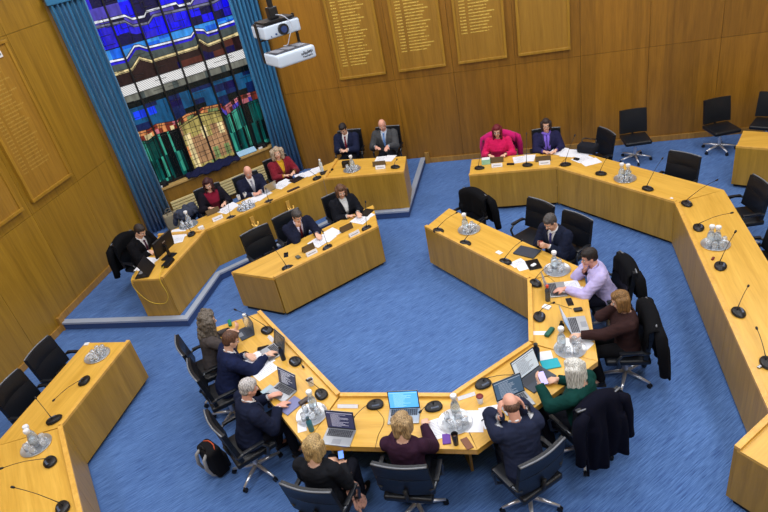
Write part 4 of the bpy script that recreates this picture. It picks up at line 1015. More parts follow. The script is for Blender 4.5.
def bottle(label, px, py, m, capm, z=TZ, h=.22, r=.033, name='bottle', clear=False):
    p = at(px, py, z + h * .5); p.z = z + .0005; t = thing(name, label, 'bottle', p)
    b = BM(); lathe(b, [(0, 0), (r * .94, 0), (r, .008), (r, h * .68), (r * .8, h * .76), (r * .45, h * .84), (r * .42, h * .88), (0, h * .88)]); obj('bottle_body', b, m, t, smooth=True, angle=50)
    b = BM(); lathe(b, [(0, h * .86), (r * .55, h * .86), (r * .58, h), (r * .5, h * 1.01), (0, h * 1.01)]); obj('cap', b, capm, t, smooth=True, angle=40); return t
def cup(label, px, py, m, z=TZ, h=.11, r=.038, inner=None, group=None):
    p = at(px, py, z + h * .6); p.z = z + .0005; t = thing('cup', label, 'cup', p, 0, group)
    b = BM(); lathe(b, [(0, 0), (r * .75, 0), (r, h), (r * .92, h), (r * .68, .006), (0, .006)]); obj('cup_body', b, m, t, smooth=True, angle=50)
    b = BM(); lathe(b, [(0, h * .8), (r * .88, h * .8), (0, h * .805)]) if not inner else lathe(b, [(0, h * .99), (r * 1.04, h * .99), (r * 1.04, h * 1.06), (0, h * 1.09)])
    obj('drink' if not inner else 'lid', b, inner or mat('coffee', (70, 44, 30), .2), t, smooth=True); return t
PHG = None
# --- horseshoe, NE arm
mic('black desk microphone nearest the coat chair at horseshoe end', 438, 230, 456, 213, 135)
tray('round silver tray near the end of horseshoe by the black coat', 469, 229, car=((-.06, .05),), gl=5, deg=0)
mic('black desk microphone right below the tray by the black coat', 465, 242.5, 486, 218, 135)
mic('black desk microphone in front of the tablet of the man with phone', 505, 261, 521.5, 241, 135)
slab('paper_pad', 'small white pad beside the microphone before the man with phone', 'pad', 499, 252.5, 135, (.10, .07, .008), WHITE)
slab('laptop_case', 'closed dark grey laptop in front of the man looking at his phone', 'laptop', 527, 252, 150, (.33, .23, .022), mat('dark slate shell', (54, 62, 76), .4))
paper('loose white sheets by the black tablet of man with phone', 522, 264.5, 120, n=2, w=.15, h=.21)
slab('tablet', 'black tablet lying between the white sheets and the round tray', 'tablet', 533.5, 264.5, 105, (.25, .18, .009), BLACK, detail=('screen', mat('dark phone glass', (16, 18, 24), .12)))
slab('computer_mouse', 'small white mouse lying on the black tablet', 'mouse', 533.5, 265, 135, (.05, .08, .022), WHITE, bev=.01, dz=.012)
tray('round silver tray between the man with phone and the lilac shirted man', 557, 269, car=((-.03, .05),), gl=4, deg=0)
# --- E side
mic('black desk microphone behind the laptop of the lilac shirted man', 535.5, 282.5, 549, 266, 95)
laptop('open laptop of the man in the lilac shirt', 557, 289.5, 96, screen=(110, 130, 160), open_=108)
bottle('clear bottle with orange red cap behind the lilac shirted man\'s laptop', 547.5, 293, mat('dark smoked bottle', (90, 96, 104), .15, trans=.5), mat('orange red cap', (214, 72, 44), .4), h=.24)
paper('open notepad under the arm of the man in lilac', 574, 287, 96, n=2, w=.15, h=.21)
phone('black phone lying flat left of the computer mouse', 569.6, 301.8, 10)
slab('computer_mouse', 'black computer mouse near the brown jumpered woman', 'mouse', 578, 309.5, 100, (.065, .105, .03), BLACK, bev=.013)
mic('black desk microphone behind the laptop of the woman in brown', 539.8, 316, 553, 303, 90)
slab('paper_pad', 'crumpled white tissue packet behind the microphone of woman in brown', 'pad', 546.5, 307, 60, (.08, .10, .02), WHITE, bev=.006)
laptop('open pale laptop of the woman in brown jumper', 578, 325, 97, screen=(150, 180, 220), rows=False, open_=112, glow=.7)
slab('glasses_case', 'dark green glasses case between microphone and carafe', 'case', 549.5, 332, 60, (.17, .06, .045), mat('green case', (22, 92, 76), .5), bev=.018)
bottle('small black bottle standing behind pale laptop', 561.6, 326.5, BLACK, BLACK, h=.15, r=.03)
tray('round silver tray in the corner behind the white haired woman', 570, 348, car=((-.09, .06),), gl=5, deg=0, cl='glass carafe with white lid beside the green glasses case')
paper('white printed sheets beside the tray near the woman in brown', 585, 339.5, 60, n=2, w=.16, h=.22)
paper('single faint sheet by the inner edge of horseshoe', 541, 333, 88, w=.07, h=.21, lines=False)
# --- SE side
bottle('tall dark blue insulated bottle standing in the horseshoe corner', 536, 352, mat('dark blue steel', (30, 44, 72), .3, .5), BLACK, h=.24, r=.042)
slab('notebook', 'teal blue notebook lying by the pale laptop of the white haired woman', 'notebook', 550.5, 364, 15, (.20, .15, .014), mat('teal cover', (20, 160, 178), .5))
paper('white sheets under the teal notebook', 546, 357, 10, w=.15, h=.2, lines=False, dz=.0005)
laptop('large dark laptop of the white haired woman with open document', 537, 379, 47, screen=(186, 196, 206), rc=(90, 96, 110), body=mat('dark slate shell', (54, 62, 76), .4), w=.36, d=.24, open_=112)
laptop('laptop of the balding man holding his head, screen dark blue', 516, 403, 30, screen=(70, 92, 116), rows=True, rc=(150, 160, 175), w=.34, open_=110, glow=.6)
paper('two printed sheets left of the balding man', 482.5, 420, 10, n=2)
slab('pen', 'dark pen lying on the printed sheets', 'pen', 486, 417, 50, (.14, .009, .009), BLACK, bev=.003, dz=.004)
cup('paper cup with dark red lid near inner corner', 480, 399, WHITE, inner=mat('dark red lid', (122, 46, 48), .5), h=.095)
mic('black desk microphone in front of the balding man', 484, 383.5, 513, 375, 45, L=.3)
# --- S side
mic('black desk microphone right of the light blue laptop screen', 434.5, 406.5, 421, 411, 0, L=.2)
mic('black desk microphone left of the light blue laptop screen', 375.8, 404.5, 354, 417, 0, L=.3)
laptop('laptop with bright light blue screen before the woman in plum', 404, 416, 4, screen=(86, 170, 236), rows=True, rc=(150, 205, 245), open_=104, glow=.9, w=.34)
tray('round silver tray between woman in plum and the balding man', 455, 421, car=((.0, .12),), gl=5, deg=0, r=.18)
paper('open white notebook right of the woman in plum', 433, 432, 18, n=2, w=.12, h=.27)
slab('notebook', 'small purple notebook next to black tumbler', 'notebook', 446.5, 439, 10, (.085, .13, .012), mat('purple cover', (92, 40, 150), .4))
cup('black tumbler standing between purple notebook and brown phone', 455, 438, mat('black smoked plastic', (44, 44, 50), .25), h=.15, r=.036)
phone('phone in brown leather case right of the black tumbler', 467, 443.5, 32, m=mat('brown leather', (122, 76, 52), .5), lit=mat('brown leather', (122, 76, 52), .5))
laptop('silver laptop with dark text screen before the woman with scarf', 338.5, 437, -5, screen=(52, 54, 82), rows=True, rc=(170, 170, 190), open_=100, glow=.8, w=.33, d=.23)
card('white folded place card flat behind the silver laptop', 348, 405.5, 0, w=.24, h=.03)
card('white folded place card behind the microphone of woman in plum', 466, 395.5, 25, w=.2, h=.03)
tray('round silver tray at lower left corner of the horseshoe', 311.5, 414, car=((.0, .10),), gl=5, deg=0)
bottle('teal water bottle in front of the tray at lower left corner', 309.5, 424, mat('teal plastic', (58, 122, 140), .25), mat('dark teal cap', (36, 70, 84), .4), h=.20, r=.032)
paper('small white napkin under the teal bottle', 302, 427, 20, w=.10, h=.14, lines=False)
# --- SW side
mic('black desk microphone by the inner corner above lower left tray', 321, 394.5, 308, 381, -20, L=.2)
cup('white cup beside the microphone at lower left inner corner', 310.5, 381.5, WHITE, h=.09, r=.04)
slab('glasses_case', 'dark brown sunglasses case by the lilac notebook', 'case', 304.5, 401, -40, (.07, .14, .035), mat('dark brown plastic', (56, 42, 40), .3), bev=.014)
slab('notebook', 'lilac grey notebook right of the grey haired man', 'notebook', 291, 405.5, -32, (.18, .25, .012), mat('lilac grey cover', (120, 124, 168), .5))
laptop('laptop of the grey haired man showing white document lines', 281.5, 392, -28, screen=(58, 62, 82), rows=True, rc=(190, 192, 205), open_=102, glow=.8, w=.32)
phone('pale blue phone beside the grey haired man\'s laptop', 267, 389.5, -35, m=mat('pale blue case', (150, 176, 190), .4), lit=mat('pale blue glass', (170, 190, 200), .2))
mic('black desk microphone between the dark bottle and the two laptops', 295, 361.5, 302.5, 366, -45, L=.12)
bottle('tall dark bottle standing behind the laptop of brown haired man', 281.5, 353, mat('dark blue steel', (30, 44, 72), .3, .5), BLACK, h=.22, r=.032)
laptop('laptop of the brown haired man in navy suit with dark screen', 272, 352, -42, screen=(60, 62, 66), rows=True, rc=(100, 100, 104), open_=108, glow=.5, w=.30)
phone('black phone above the papers of brown haired man', 263, 348, -70)
paper('two white sheets under the arms of brown haired man', 256, 362, -40, n=2)
paper('white sheet at the elbow of brown haired man, nearest the grey haired man', 265, 371, -38, n=1)
mic('black desk microphone at the top left end of horseshoe', 266.8, 330.5, 236, 310, -45, L=.42)
card('white folded card by the top left microphone of horseshoe', 271.5, 338.5, -45, w=.16, h=.03)
laptop('dark tablet computer of the woman with long curly hair', 245, 333, -48, screen=(70, 76, 84), rows=False, open_=100, glow=.4, w=.27, d=.19, body=mat('dark slate shell', (54, 62, 76), .4))
c = bottle('water carafe with white lid at top left end of horseshoe', 246.5, 321, GLASS, WHITE, h=.24, r=.045, name='water_carafe'); c['category'] = 'carafe'
slab('glasses_case', 'bright green glasses case before the curly haired woman', 'case', 229.8, 323, -60, (.15, .05, .04), mat('bright green case', (20, 120, 84), .5), bev=.016)
# --- clerks' desk
D = -135
mic('black desk microphone at left end of the straight desk', 287, 267.5, 274, 248.5, D)
phone('black phone near the left end of straight desk', 286, 254.8, 200)
slab('computer_mouse', 'grey puck shaped gadget beside brown nameplate of straight desk', 'gadget', 298, 257, D, (.07, .10, .03), mat('olive grey plastic', (92, 94, 84), .4), bev=.014)
nameplate('brown nameplate in front of man resting face on hand', 308, 247.5, D)
card('white place card before the brown plate of man resting his face', 311.5, 252.5, D)
mic('black desk microphone in front of man resting face on hand', 327, 247.5, 323, 232, D, L=.3)
paper('white sheets spread before the man resting face on hand', 325, 237.5, -120, n=3)
nameplate('brown nameplate in front of the woman in black jacket', 346, 227.5, D, w=.24)
card('white place card before the brown plate of woman in black jacket', 354, 233.5, D)
paper('white sheets under the hands of woman in black jacket', 362, 217.5, -120, n=2)
slab('tablet', 'black tablet at right end of the straight desk', 'tablet', 366.5, 212.5, -110, (.26, .19, .01), BLACK)
mic('black desk microphone at right end of the straight desk', 366, 228, 365.5, 202.5, D)
# --- N side of the outer desk
mic('black desk microphone at far left end of back outer desk', 479, 167.5, 483, 142, 180, L=.36)
slab('document_box', 'white box with pale green side at left end of the back desk', 'box', 486, 161, 180, (.16, .12, .10), mat('pale green card', (158, 214, 190), .7), detail=('lid', WHITE))
nameplate('brown nameplate in front of the woman in pink', 496.5, 159.5, 180, w=.26)
card('white place card before the woman in pink', 497, 165, 180)
slab('spectacles', 'dark spectacles folded on the desk between the two women', 'spectacles', 510.5, 164, 170, (.14, .05, .03), BLACK, bev=.008)
paper('white sheets between the two women at the back desk', 524, 158.5, 180, n=2)
mic('black desk microphone between the two women at the back desk', 527, 164.5, 526.5, 134, 180, L=.36)
nameplate('brown nameplate in front of woman with purple scarf', 543, 158.5, 180, w=.28)
card('white place card before the woman with purple scarf', 544.5, 162.5, 180)
mic('black desk microphone at the bend of the back outer desk', 565, 164, 574.5, 136, 170, L=.4)
paper('large fan of white papers beside woman with purple scarf', 570, 152.5, 150, n=3, w=.26, h=.34)
paper('white papers spread in front of the black bag', 587, 160, 120, n=2, w=.24, h=.32)
mic('black desk microphone right of the papers by the black bag', 600.5, 173, 607, 158, 135, L=.3)
slab('mobile_phone', 'small black gadget between the fan of papers and the bag', 'phone', 576.5, 159, 140, (.10, .07, .03), BLACK, bev=.01)
tray('round silver tray with two carafes on the back right desk', 625, 178, car=((-.05, .04), (.04, -.02)), gl=4, deg=0)
mic('black desk microphone before the empty corner chair', 647.5, 188, 662, 159, 135, L=.42)
slab('desk_button', 'small white round call button near the bend of outer desk', 'button', 671.5, 198.5, 135, (.045, .045, .018), WHITE, bev=.008)
mic('black desk microphone at the right corner of outer desk', 687, 203, 716, 180.5, 115)
mic('black desk microphone above the tray on the right outer desk', 699, 227, 731, 213, 100)
tray('round silver tray with two carafes on the right outer desk', 715.5, 243.5, car=((-.05, .05), (.02, .02)), gl=6, deg=0)
mic('black desk microphone just below the tray on right outer desk', 721, 265.5, 735, 232.5, 90)
slab('earpiece_unit', 'small dark red and black gadget beside microphone on right outer desk', 'gadget', 713, 258.5, 60, (.07, .03, .02), mat('dark red plastic', (110, 34, 34), .4), bev=.006)
mic('black desk microphone lower down the right outer desk', 739, 311.5, 748, 286.5, 90)
mic('black desk microphone lowest on the right outer desk, at photo edge', 768, 362, 757, 329, 85)
slab('earpiece_unit', 'small silver and black gadget at right edge beside lowest microphone', 'gadget', 760, 366.5, 40, (.06, .03, .02), ALU, bev=.006)
# --- left outer desk
tray('round silver tray at the upper end of the left outer desk', 97, 355, car=(), gl=6)
slab('paper_pad', 'small white pad at the upper end of left outer desk', 'pad', 86.5, 344, -80, (.06, .07, .012), WHITE)
mic('black desk microphone below the tray on the left outer desk', 83.5, 381, 54.5, 399.5, -90, L=.42)
mic('black desk microphone at the bend of the left outer desk', 53, 419.5, 36, 398.5, -110, L=.36)
tray('round silver tray with two carafes at left desk bend', 36, 445, car=((-.06, .06), (-.0, .0)), gl=5)
mic('black desk microphone right below the tray of left outer desk', 49.5, 462, 2.5, 468, -60, L=.46)
mic('black desk microphone cut by the lower photo edge at left', 62, 508, 14, 487.5, -50, L=.5)
# --- raised bench, left wing
def monitor(label, px, py, deg, z):
    p = at(px, py, z + .2); p.z = z; t = thing('computer_monitor', label, 'monitor', p, R_(deg))
    b = BM(); box(b, (0, 0, .26), (.50, .03, .30), Matrix.Rotation(R_(-8), 3, 'X'), .008); obj('casing', b, BLACK, t)
    b = BM(); box(b, (0, -.017, .262), (.47, .002, .27), Matrix.Rotation(R_(-8), 3, 'X')); obj('screen', b, mat('screen dim', (60, 70, 90), .2, emis=(90, 110, 140), estr=.4), t)
    b = BM(); box(b, (0, .03, .13), (.05, .03, .22), None, .006); box(b, (0, .01, .008), (.24, .18, .014), None, .005); obj('stand', b, BLACK, t)
    b = BM(); box(b, (0, .024, .30), (.07, .004, .02), Matrix.Rotation(R_(-8), 3, 'X')); obj('badge', b, ALU, t)
    return t
monitor('black computer monitor facing the man at left end of raised bench', 164.5, 247, -98, DTZ)
laptop('black laptop with its lid towards camera at left end of raised bench', 145, 272, -78, body=BLACK, lid=BLACK, z=DTZ, screen=(110, 130, 160), rows=False, open_=62, w=.36, d=.24)
slab('network_switch', 'black conference control unit behind the monitor on raised bench', 'device', 168, 263, -90, (.24, .12, .05), BLACK, z=DTZ)
paper('white sheets under the hands of the man at left wing', 146, 264, -95, z=DTZ, n=2)
paper('white papers between the monitor and the left tray on raised bench', 177, 236, -70, z=DTZ, n=3)
mic('black desk microphone beside the white papers on left wing', 191, 234, 176, 214, -70, z=DTZ, L=.3)
tray('round silver tray at the left bend of the raised bench', 188.5, 224.5, z=DTZ, car=((0, .05),), gl=4)
slab('document_box', 'small white carton by the left bend of the raised bench', 'box', 201, 228, -135, (.10, .07, .06), WHITE, z=DTZ)
b = BM()
cbt = thing('cable', 'yellow cable hanging in a loop over the end of raised bench', 'cable', at(160, 274, DTZ))
pts = [at(166, 262, DTZ + .01), at(160, 274, DTZ + .05), Vector((-5.95, 7.13, DTZ - .03)), Vector((-5.92, 7.12, .60)), Vector((-6.05, 7.11, .45)), Vector((-6.3, 7.11, .5)), Vector((-6.47, 7.12, .75)), Vector((-6.46, 7.13, DTZ + .04)), at(137, 270, DTZ + .01)]
def spline(pts, n=8):
    o = []
    for i in range(len(pts) - 1):
        a = pts[max(i - 1, 0)]; p, q = pts[i], pts[i + 1]; c = pts[min(i + 2, len(pts) - 1)]
        for k in range(n):
            t = k / n; o.append(.5 * ((2 * p) + (q - a) * t + (2 * a - 5 * p + 4 * q - c) * t * t + (3 * p - a - 3 * q + c) * t ** 3))
    return o + [pts[-1]]
tube(b, spline(pts), .006, 6); obj('yellow_lead', b, mat('yellow cable', (210, 176, 50), .5), cbt, smooth=True, world=True)
# --- raised bench, diagonal
D = -135
nameplate('brown nameplate in front of the woman with dark red hair', 212.5, 211, D, DTZ, w=.26)
card('white place card before the woman with dark red hair', 217.5, 218, D, DTZ)
mic('black desk microphone before the woman with dark red hair', 231, 217.5, 228, 203, D, DTZ, L=.3)
paper('white papers beside the woman with dark red hair', 228, 208, -120, DTZ, n=2)
cup('left white cup beside the bald man in navy', 238.5, 197, WHITE, DTZ, h=.09, group='pair of white cups')
cup('right white cup beside the bald man in navy', 245, 194.5, WHITE, DTZ, h=.09, group='pair of white cups')
tray('round silver tray in the middle of the raised bench', 246, 207, z=DTZ, car=(), gl=6)
paper('white papers in front of the bald man in navy', 257, 197.5, -120, DTZ, n=3)
mic('black desk microphone before the bald man in navy', 268.5, 201.5, 266, 189, D, DTZ, L=.3)
laptop('slim laptop lid standing between bald man in navy and curly haired woman', 268, 190, -125, z=DTZ, screen=(100, 110, 130), rows=False, open_=106, w=.28, d=.19)
paper('white papers between the laptop lid and the curly haired woman', 282, 184, -120, DTZ, n=2)
slab('desk_block', 'flat dark block near the front edge before curly haired woman', 'block', 293.5, 189.5, D, (.26, .07, .03), mat('dark brown plastic', (56, 42, 40), .3), z=DTZ)
slab('tablet', 'black tablet under the hands of woman in maroon jacket', 'tablet', 296.5, 179.5, -125, (.27, .20, .012), BLACK, z=DTZ)
paper('stack of white papers at the right bend of raised bench', 309, 173, -140, DTZ, n=3)
mic('black desk microphone at the right bend of raised bench', 316.5, 178, 304, 168, -150, DTZ, L=.3)
bottle('clear water bottle standing at right bend of raised bench', 320.8, 165.5, mat('clear plastic', (226, 236, 240), .12, trans=.55), WHITE, z=DTZ, h=.26, r=.036)
slab('tablet', 'black folder lying right of the clear water bottle', 'folder', 325, 172.5, -150, (.20, .14, .02), BLACK, z=DTZ)
# --- raised bench, right wing
slab('loudspeaker', 'small black box standing before the young man in navy', 'box', 346, 164, 180, (.15, .10, .12), BLACK, z=DTZ)
slab('earpiece_unit', 'small black gadget left of the tray on the right wing', 'gadget', 331, 169.5, 160, (.09, .06, .03), BLACK, z=DTZ)
tray('round silver tray with glass bottle on the right wing of raised bench', 352, 169, z=DTZ, car=((.0, .08),), gl=6)
nameplate('brown nameplate before the bald man in charcoal suit', 379, 163.5, 180, DTZ, w=.26)
card('white place card before the bald man in charcoal suit', 380.5, 167, 180, DTZ)
paper('white sheets under the hands of the bald man in charcoal', 385, 158.5, 175, DTZ, n=2)
mic('black desk microphone at right end of the raised bench', 395, 166.5, 396.5, 160, 180, DTZ, L=.14)
# mace brackets on the front of the bench
def bracket(label, v):
    x, y = uv(-10.205, v); t = thing('mace_bracket', label, 'bracket', (x, y, .66), R_(-135), 'brass mace brackets on the bench front')
    b = BM(); box(b, (0, .004, 0), (.07, .012, .34), None, .003); obj('back_plate', b, BRASS, t)
    b = BM(); tube(b, [(0, .008, -.08), (0, .08, -.09), (0, .11, -.05), (0, .11, .0)], .009, 8); tube(b, [(-.06, .09, .07), (-.05, .12, .03), (0, .13, .0), (.05, .12, .03), (.06, .09, .07)], .014, 8); tube(b, [(0, .008, .06), (0, .12, .0)], .008, 8); ball(b, (0, .11, .0), .03); obj('hook', b, BRASS, t, smooth=True)
bracket('left brass mace bracket on the front of raised bench', 2.86); bracket('right brass mace bracket on the front of raised bench', 3.62)
# --- behind the raised bench
b = BM(); t = thing('tote_bag', 'beige canvas bag standing by the left curtain', 'bag', at(176, 229, DZ), R_(-135))
box(b, (0, 0, .19), (.30, .17, .38), None, .03, 3); obj('bag_body', b, cloth((148, 138, 116), 'bag'), t, smooth=True, angle=50)
for s_ in (-1, 1):
    b = BM(); tube(b, [(-.07, s_ * .06, .36), (-.06, s_ * .07, .45), (0, s_ * .07, .48), (.06, s_ * .07, .45), (.07, s_ * .06, .36)], .008, 6); obj('handle', b, cloth((120, 108, 86), 'bag'), t, smooth=True)
# sill things
def sill(px, py): q = ray_u(px, py, UW - .08); return q
def on_sill(v): return Vector((*uv(UW - .07, VC + v), .981))
t = thing('banner_cloth', 'long dark navy cloth heaped along the middle of window sill', 'cloth', on_sill(-.05), R_(45)); b = BM()
sheet(b, lambda s, q: Vector(((s - .5) * 1.25, .06 - q * .26 + .02 * math.sin(s * 9), .012 + .075 * math.sin(math.pi * min(1, s * 1.02)) ** .6 * (1 - q * .2) + .02 * math.sin(s * 31 + q * 7) - (.10 * max(0, q - .55) / .45 * math.sin(math.pi * s)))), 40, 12, .02)
obj('cloth', b, cloth((26, 30, 62), 'banner'), t, smooth=True)
t = thing('paper', 'light blue sheet leaning on the right part of window sill', 'paper', on_sill(.80), R_(42)); b = BM(); box(b, (0, -.015, .05), (.44, .17, .010), Matrix.Rotation(R_(24), 3, 'X')); obj('sheet', b, mat('light blue card', (158, 196, 226), .6), t)
for lb, v in (('black camera with white tag at the left end of window sill', -1.20), ('black camera with white tag at the right end of window sill', 1.20)):
    t = thing('camera', lb, 'camera', on_sill(v), R_(45), 'cameras on the window sill'); b = BM(); box(b, (0, 0, .05), (.22, .13, .10), None, .015); obj('camera_body', b, BLACK, t, smooth=True, angle=40)
    b = BM(); cyl(b, (.02, -.06, .055), (.02, -.11, .055), .035, .03); obj('lens', b, MATT, t, smooth=True, angle=40)
    b = BM(); box(b, (-.08, -.075, .03), (.10, .02, .045), None, .003); obj('tag', b, WHITE, t)
# --- bags on the floor and chairs
t = thing('backpack', 'black backpack with orange trim standing on the floor by grey haired man', 'backpack', at(219, 470, 0), R_(150)); b = BM()
box(b, (0, 0, .22), (.30, .18, .42), None, .06, 4); obj('bag_body', b, cloth((26, 26, 30), 'pack'), t, smooth=True, angle=60)
b = BM(); box(b, (0, -.10, .15), (.24, .06, .22), None, .025, 3); obj('front_pocket', b, cloth((34, 34, 38), 'pack'), t, smooth=True, angle=60)
for s_ in (-1, 1):
    b = BM(); tube(b, [(s_ * .07, .08, .40), (s_ * .08, .13, .36), (s_ * .09, .15, .22), (s_ * .10, .12, .10), (s_ * .11, .08, .06)], .018, 8, rad=[.016, .022, .022, .014, .010]); obj('shoulder_strap', b, cloth((150, 150, 152), 'strap'), t, smooth=True)
b = BM(); tube(b, [(-.12, -.02, .42), (-.06, -.05, .437), (.0, -.055, .44), (.06, -.05, .437), (.12, -.02, .42)], .008, 6); obj('trim', b, mat('orange trim', (200, 84, 48), .6), t, smooth=True)
b = BM(); tube(b, [(-.04, .06, .42), (-.03, .06, .47), (.03, .06, .47), (.04, .06, .42)], .009, 6); obj('handle', b, BLACK, t, smooth=True)
t = thing('handbag', 'black handbag lying on the outer desk beside the fan of papers', 'bag', Vector((*at(588, 152, TZ).xy, TZ)), R_(150)); b = BM(); box(b, (0, 0, .085), (.36, .22, .16), None, .05, 4); obj('bag_body', b, cloth((30, 32, 40), 'bag'), t, smooth=True, angle=60)
b = BM(); tube(b, spline([Vector(p) for p in ((-.13, 0, .15), (-.12, -.08, .22), (0, -.14, .20), (.12, -.08, .22), (.13, 0, .15))], 5), .010, 6); obj('handle', b, BLACK, t, smooth=True)
# phone held by people
def held(key, label, lit, dz=0, i=1, tilt=50, size=(.075, .15, .009), off=.075):
    t_, H, HR, TM = PP[key]; el, wr, d, nrm, curl = H[i]; n = (nrm - d * nrm.dot(d)).normalized(); c = wr + d * off + n * .032
    M = t_.matrix_basis; p = M @ c; y = (M.to_3x3() @ d).normalized(); z_ = -(M.to_3x3() @ n).normalized(); x = y.cross(z_)
    R3 = Matrix((x, y, z_)).transposed()
    t = bpy.data.objects.new('mobile_phone', None); COL.objects.link(t); t.matrix_world = Matrix.Translation(p) @ R3.to_4x4(); t.matrix_basis = Matrix.Translation(p) @ R3.to_4x4(); tag(t, label, 'phone', 'mobile phones')
    b = BM(); box(b, (0, 0, 0), size, None, .003); obj('body', b, BLACK, t)
    b = BM(); box(b, (0, 0, -size[2] / 2 - .0006), (size[0] * .9, size[1] * .92, .0008)); obj('screen', b, lit, t)
    return t
PHS = mat('lit phone glass', (170, 160, 220), .2, emis=(190, 180, 235), estr=.8)
hp_ = slab('mobile_phone', 'phone with lilac screen held up by the white haired woman', 'phone', 542.5, 378, 22, (.08, .155, .009), BLACK, z=.875, bev=.003, group='mobile phones', detail=('screen', PHS))
hp_.rotation_euler.x = R_(28)
held(11, 'red backed phone held by the man with greying dark hair', mat('red phone back', (150, 30, 40), .3), i=1)
t_ = PP[17][0]
q = slab('mobile_phone', 'blue lit phone in the lap of the woman with patterned scarf', 'phone', 341, 455, 20, (.06, .11, .009), BLACK, z=.70, detail=('screen', mat('blue lit glass', (90, 130, 230), .2, emis=(110, 150, 240), estr=.8)))
# patterned scarf
t = thing('scarf', 'pink patterned scarf hanging from the lap of the woman in black jumper', 'scarf', PP[17][0].location, PP[17][0].rotation_euler.z); b = BM()
sheet(b, lambda s, q: Vector((.13 + .17 * q + .02 * math.sin(s * 8), .22 - .18 * s - .04 * q + .015 * math.sin(q * 22), .665 + .02 * math.sin(s * 12) - max(0, q - .35) * .62)), 14, 24, .016)
m = cloth((176, 122, 106), 'scarf'); obj('cloth', b, m, t, smooth=True)
nt = m.node_tree; vo = nt.nodes.new('ShaderNodeTexVoronoi'); vo.inputs['Scale'].default_value = 26; tc = nt.nodes.new('ShaderNodeTexCoord'); nt.links.new(tc.outputs['Object'], vo.inputs['Vector'])
cr = nt.nodes.new('ShaderNodeValToRGB'); cr.color_ramp.elements[0].color = lin((84, 52, 48)); cr.color_ramp.elements[1].color = lin((214, 164, 144)); cr.color_ramp.elements[1].position = .5; nt.links.new(vo.outputs['Distance'], cr.inputs['Fac']); nt.links.new(cr.outputs['Color'], nt.nodes['Principled BSDF'].inputs['Base Color'])
# purple scarf of the woman at the back desk is part of her clothing
def neck_scarf(key, rgb):
    t_, H, HR, TM = PP[key]; b = BM()
    tube(b, [TM @ Vector((.068 * math.cos(a), .062 * math.sin(a) + .005, .50 + .012 * math.sin(a * 2))) for a in [k * math.tau / 14 for k in range(15)]], .028, 8)
    tube(b, [TM @ Vector(p) for p in ((.03, .09, .49), (.035, .125, .40), (.03, .15, .28), (.03, .155, .16))], .03, 8, rad=[.02, .034, .034, .03]); tube(b, [TM @ Vector(p) for p in ((-.03, .09, .49), (-.035, .125, .40), (-.04, .15, .30), (-.04, .155, .20))], .03, 8, rad=[.02, .032, .034, .03])
    m = cloth(rgb, 'nscarf'); obj('scarf', b, m, t_, smooth=True)
neck_scarf(10, (120, 96, 200))
# cables on the horseshoe
for lb, pts in (('thin black cable running across the desk left of woman in plum', [(374, 407), (384, 420), (378, 436), (375, 449)]), ('thin black cable looping behind the lilac shirted man\'s laptop', [(540, 282), (546, 276), (556, 285), (549, 300), (560, 305), (572, 309)])):
    w3 = [at(x, y, TZ + .004) for x, y in pts]; t = thing('cable', lb, 'cable', w3[0]); b = BM(); tube(b, spline(w3, 6), .0025, 5); obj('lead', b, BLACK, t, smooth=True, world=True)
# ================================================================== PROJECTORS
d_ = CF * FPX + CX * (276 - 384) - CU * (28 - 256); d_.normalize(); pc = CAMP + d_ * 7.15
PR = R_(-135) 
t = thing('projector', 'upper white projector with its lens, hanging from a black pole', 'projector', pc, PR, 'pair of hanging projectors')
PW = mat('projector white', (188, 200, 216), .5)
b = BM(); box(b, (0, 0, 0), (.43, .34, .13), None, .02, 3); obj('casing', b, PW, t, smooth=True, angle=50)
b = BM(); box(b, (0, 0, .0665), (.42, .30, .006)); obj('top_grille', b, mat('dark vent grey', (62, 64, 74), .5), t)
for k in range(3):
    b = BM(); box(b, (-.13 + k * .13, -.02, .0725), (.09, .18, .006), R_(12)); obj('vent', b, mat('mid vent grey', (150, 152, 162), .5), t)
b = BM(); cyl(b, (0.0, .17, .0), (0.0, .205, .0), .058); obj('lens_ring', b, BLACK, t, smooth=True, angle=40)
b = BM(); cyl(b, (0, .2, 0), (0, .209, 0), .036); obj('lens_glass', b, mat('lens blue', (40, 60, 110), .05), t, smooth=True, angle=40)
b = BM(); ball(b, (.09, .18, -.03), .011); ball(b, (.15, .18, -.04), .007); obj('sensor', b, mat('lens blue', (40, 60, 110), .05), t, smooth=True)
d2 = CF * FPX + CX * (290 - 384) - CU * (55 - 256); d2.normalize(); pc2 = CAMP + d2 * 7.0
t = thing('projector', 'lower white projector with dark lettering on its front, under the other', 'projector', pc2, PR, 'pair of hanging projectors')
b = BM(); box(b, (0, 0, 0), (.45, .37, .13), None, .025, 3); obj('casing', b, PW, t, smooth=True, angle=50)
b = BM(); box(b, (0, -.02, .0665), (.42, .28, .006)); obj('top_grille', b, mat('dark vent grey', (62, 64, 74), .5), t)
for k in range(3):
    b = BM(); box(b, (-.13 + k * .13, -.03, .0725), (.09, .16, .006), R_(12)); obj('vent', b, mat('mid vent grey', (150, 152, 162), .5), t)
b = BM(); rr = random.Random(4)
for i in range(9): box(b, (-.055 - i * .016, .1865, .012 + rr.uniform(-.006, .006)), (.010, .003, rr.uniform(.02, .035)), Matrix.Rotation(R_(rr.uniform(-20, 20)), 3, 'Y'))
for i in range(7): box(b, (-.07 - i * .017, .1865, -.022 + rr.uniform(-.004, .004)), (.011, .003, .014), Matrix.Rotation(R_(rr.uniform(-25, 25)), 3, 'Y'))
obj('lettering', b, mat('dark print', (54, 56, 66), .5), t)
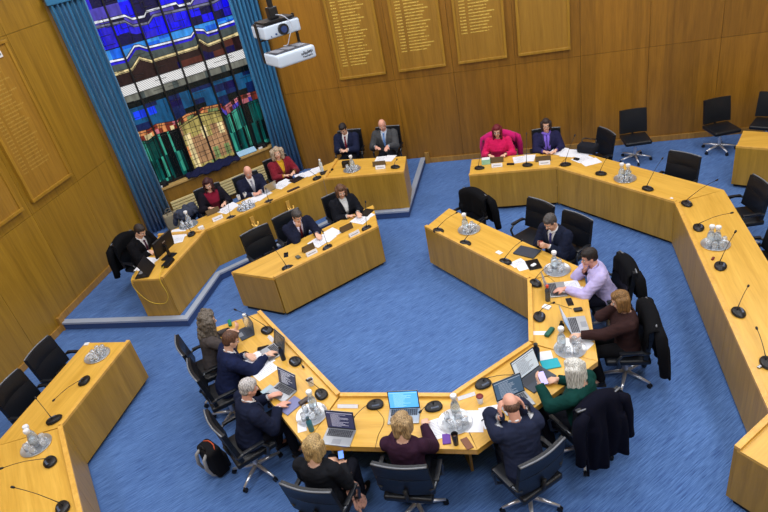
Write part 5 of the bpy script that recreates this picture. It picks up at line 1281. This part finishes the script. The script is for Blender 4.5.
mt = thing('projector_mount', 'black ceiling pole and brackets carrying the two projectors', 'mount', (pc.x, pc.y, pc.z), PR)
b = BM(); cyl(b, (0, 0, .10), (0, 0, CEIL - pc.z), .03); obj('pole', b, BLACK, mt, smooth=True, angle=40)
b = BM(); box(b, (0, 0, .09), (.36, .26, .02)); box(b, (0, 0, .16), (.10, .10, .12), None, .01)
off = mt.matrix_basis.inverted() @ pc2
for s_ in (-1, 1):
    box(b, (s_ * .23, .0, (off.z + .09) / 2 - .02), (.012, .05, .09 - off.z + .06))
box(b, (0, 0, -.085), (.46, .05, .012)); obj('bracket', b, BLACK, mt)
b = BM(); tube(b, spline([Vector(p) for p in ((0, .0, .14), (-.05, .16, .12), (-.09, .22, .02), (-.03, .22, -.09), (.0, .2, -.16), (.03, .15, -.17))], 6), .005, 6); obj('cable', b, mat('grey cable', (170, 176, 190), .5), mt, smooth=True)
# small white box with a grey strip, set at a white spot on the left wall
t = thing('wall_box', 'small white box high on the left wall at the photo edge', 'wall unit', (-8.25, 8.55, 4.42)); b = BM(); box(b, (.03, 0, 0), (.06, .16, .10), None, .01); obj('box_body', b, WHITE, t); b = BM(); box(b, (.062, 0, 0), (.004, .10, .03)); obj('front_strip', b, ALU, t)
# ================================================================== LIGHT
def area(name, loc, size, power, col=(.98, .985, 1), rot=(0, 0, 0)):
    l = bpy.data.lights.new(name, 'AREA'); l.energy = power; l.size = size[0]; l.shape = 'RECTANGLE'; l.size_y = size[1]; l.color = col
    o = bpy.data.objects.new(name, l); COL.objects.link(o); o.location = loc; o.rotation_euler = rot; return o
for i, x in enumerate((-6.0, -2.6, .8, 4.2)):
    for j, y in enumerate((1.6, 4.8, 8.0, 11.2)):
        area('ceiling_lamp', (x, y, 6.6), (1.3, 1.3), (92, 76, 66, 76)[j] * (1.12 if i == 0 else 1))
w_ = bpy.data.worlds.new('world'); SC.world = w_; w_.use_nodes = True
w_.node_tree.nodes['Background'].inputs[0].default_value = (.8, .88, 1, 1); w_.node_tree.nodes['Background'].inputs[1].default_value = .2
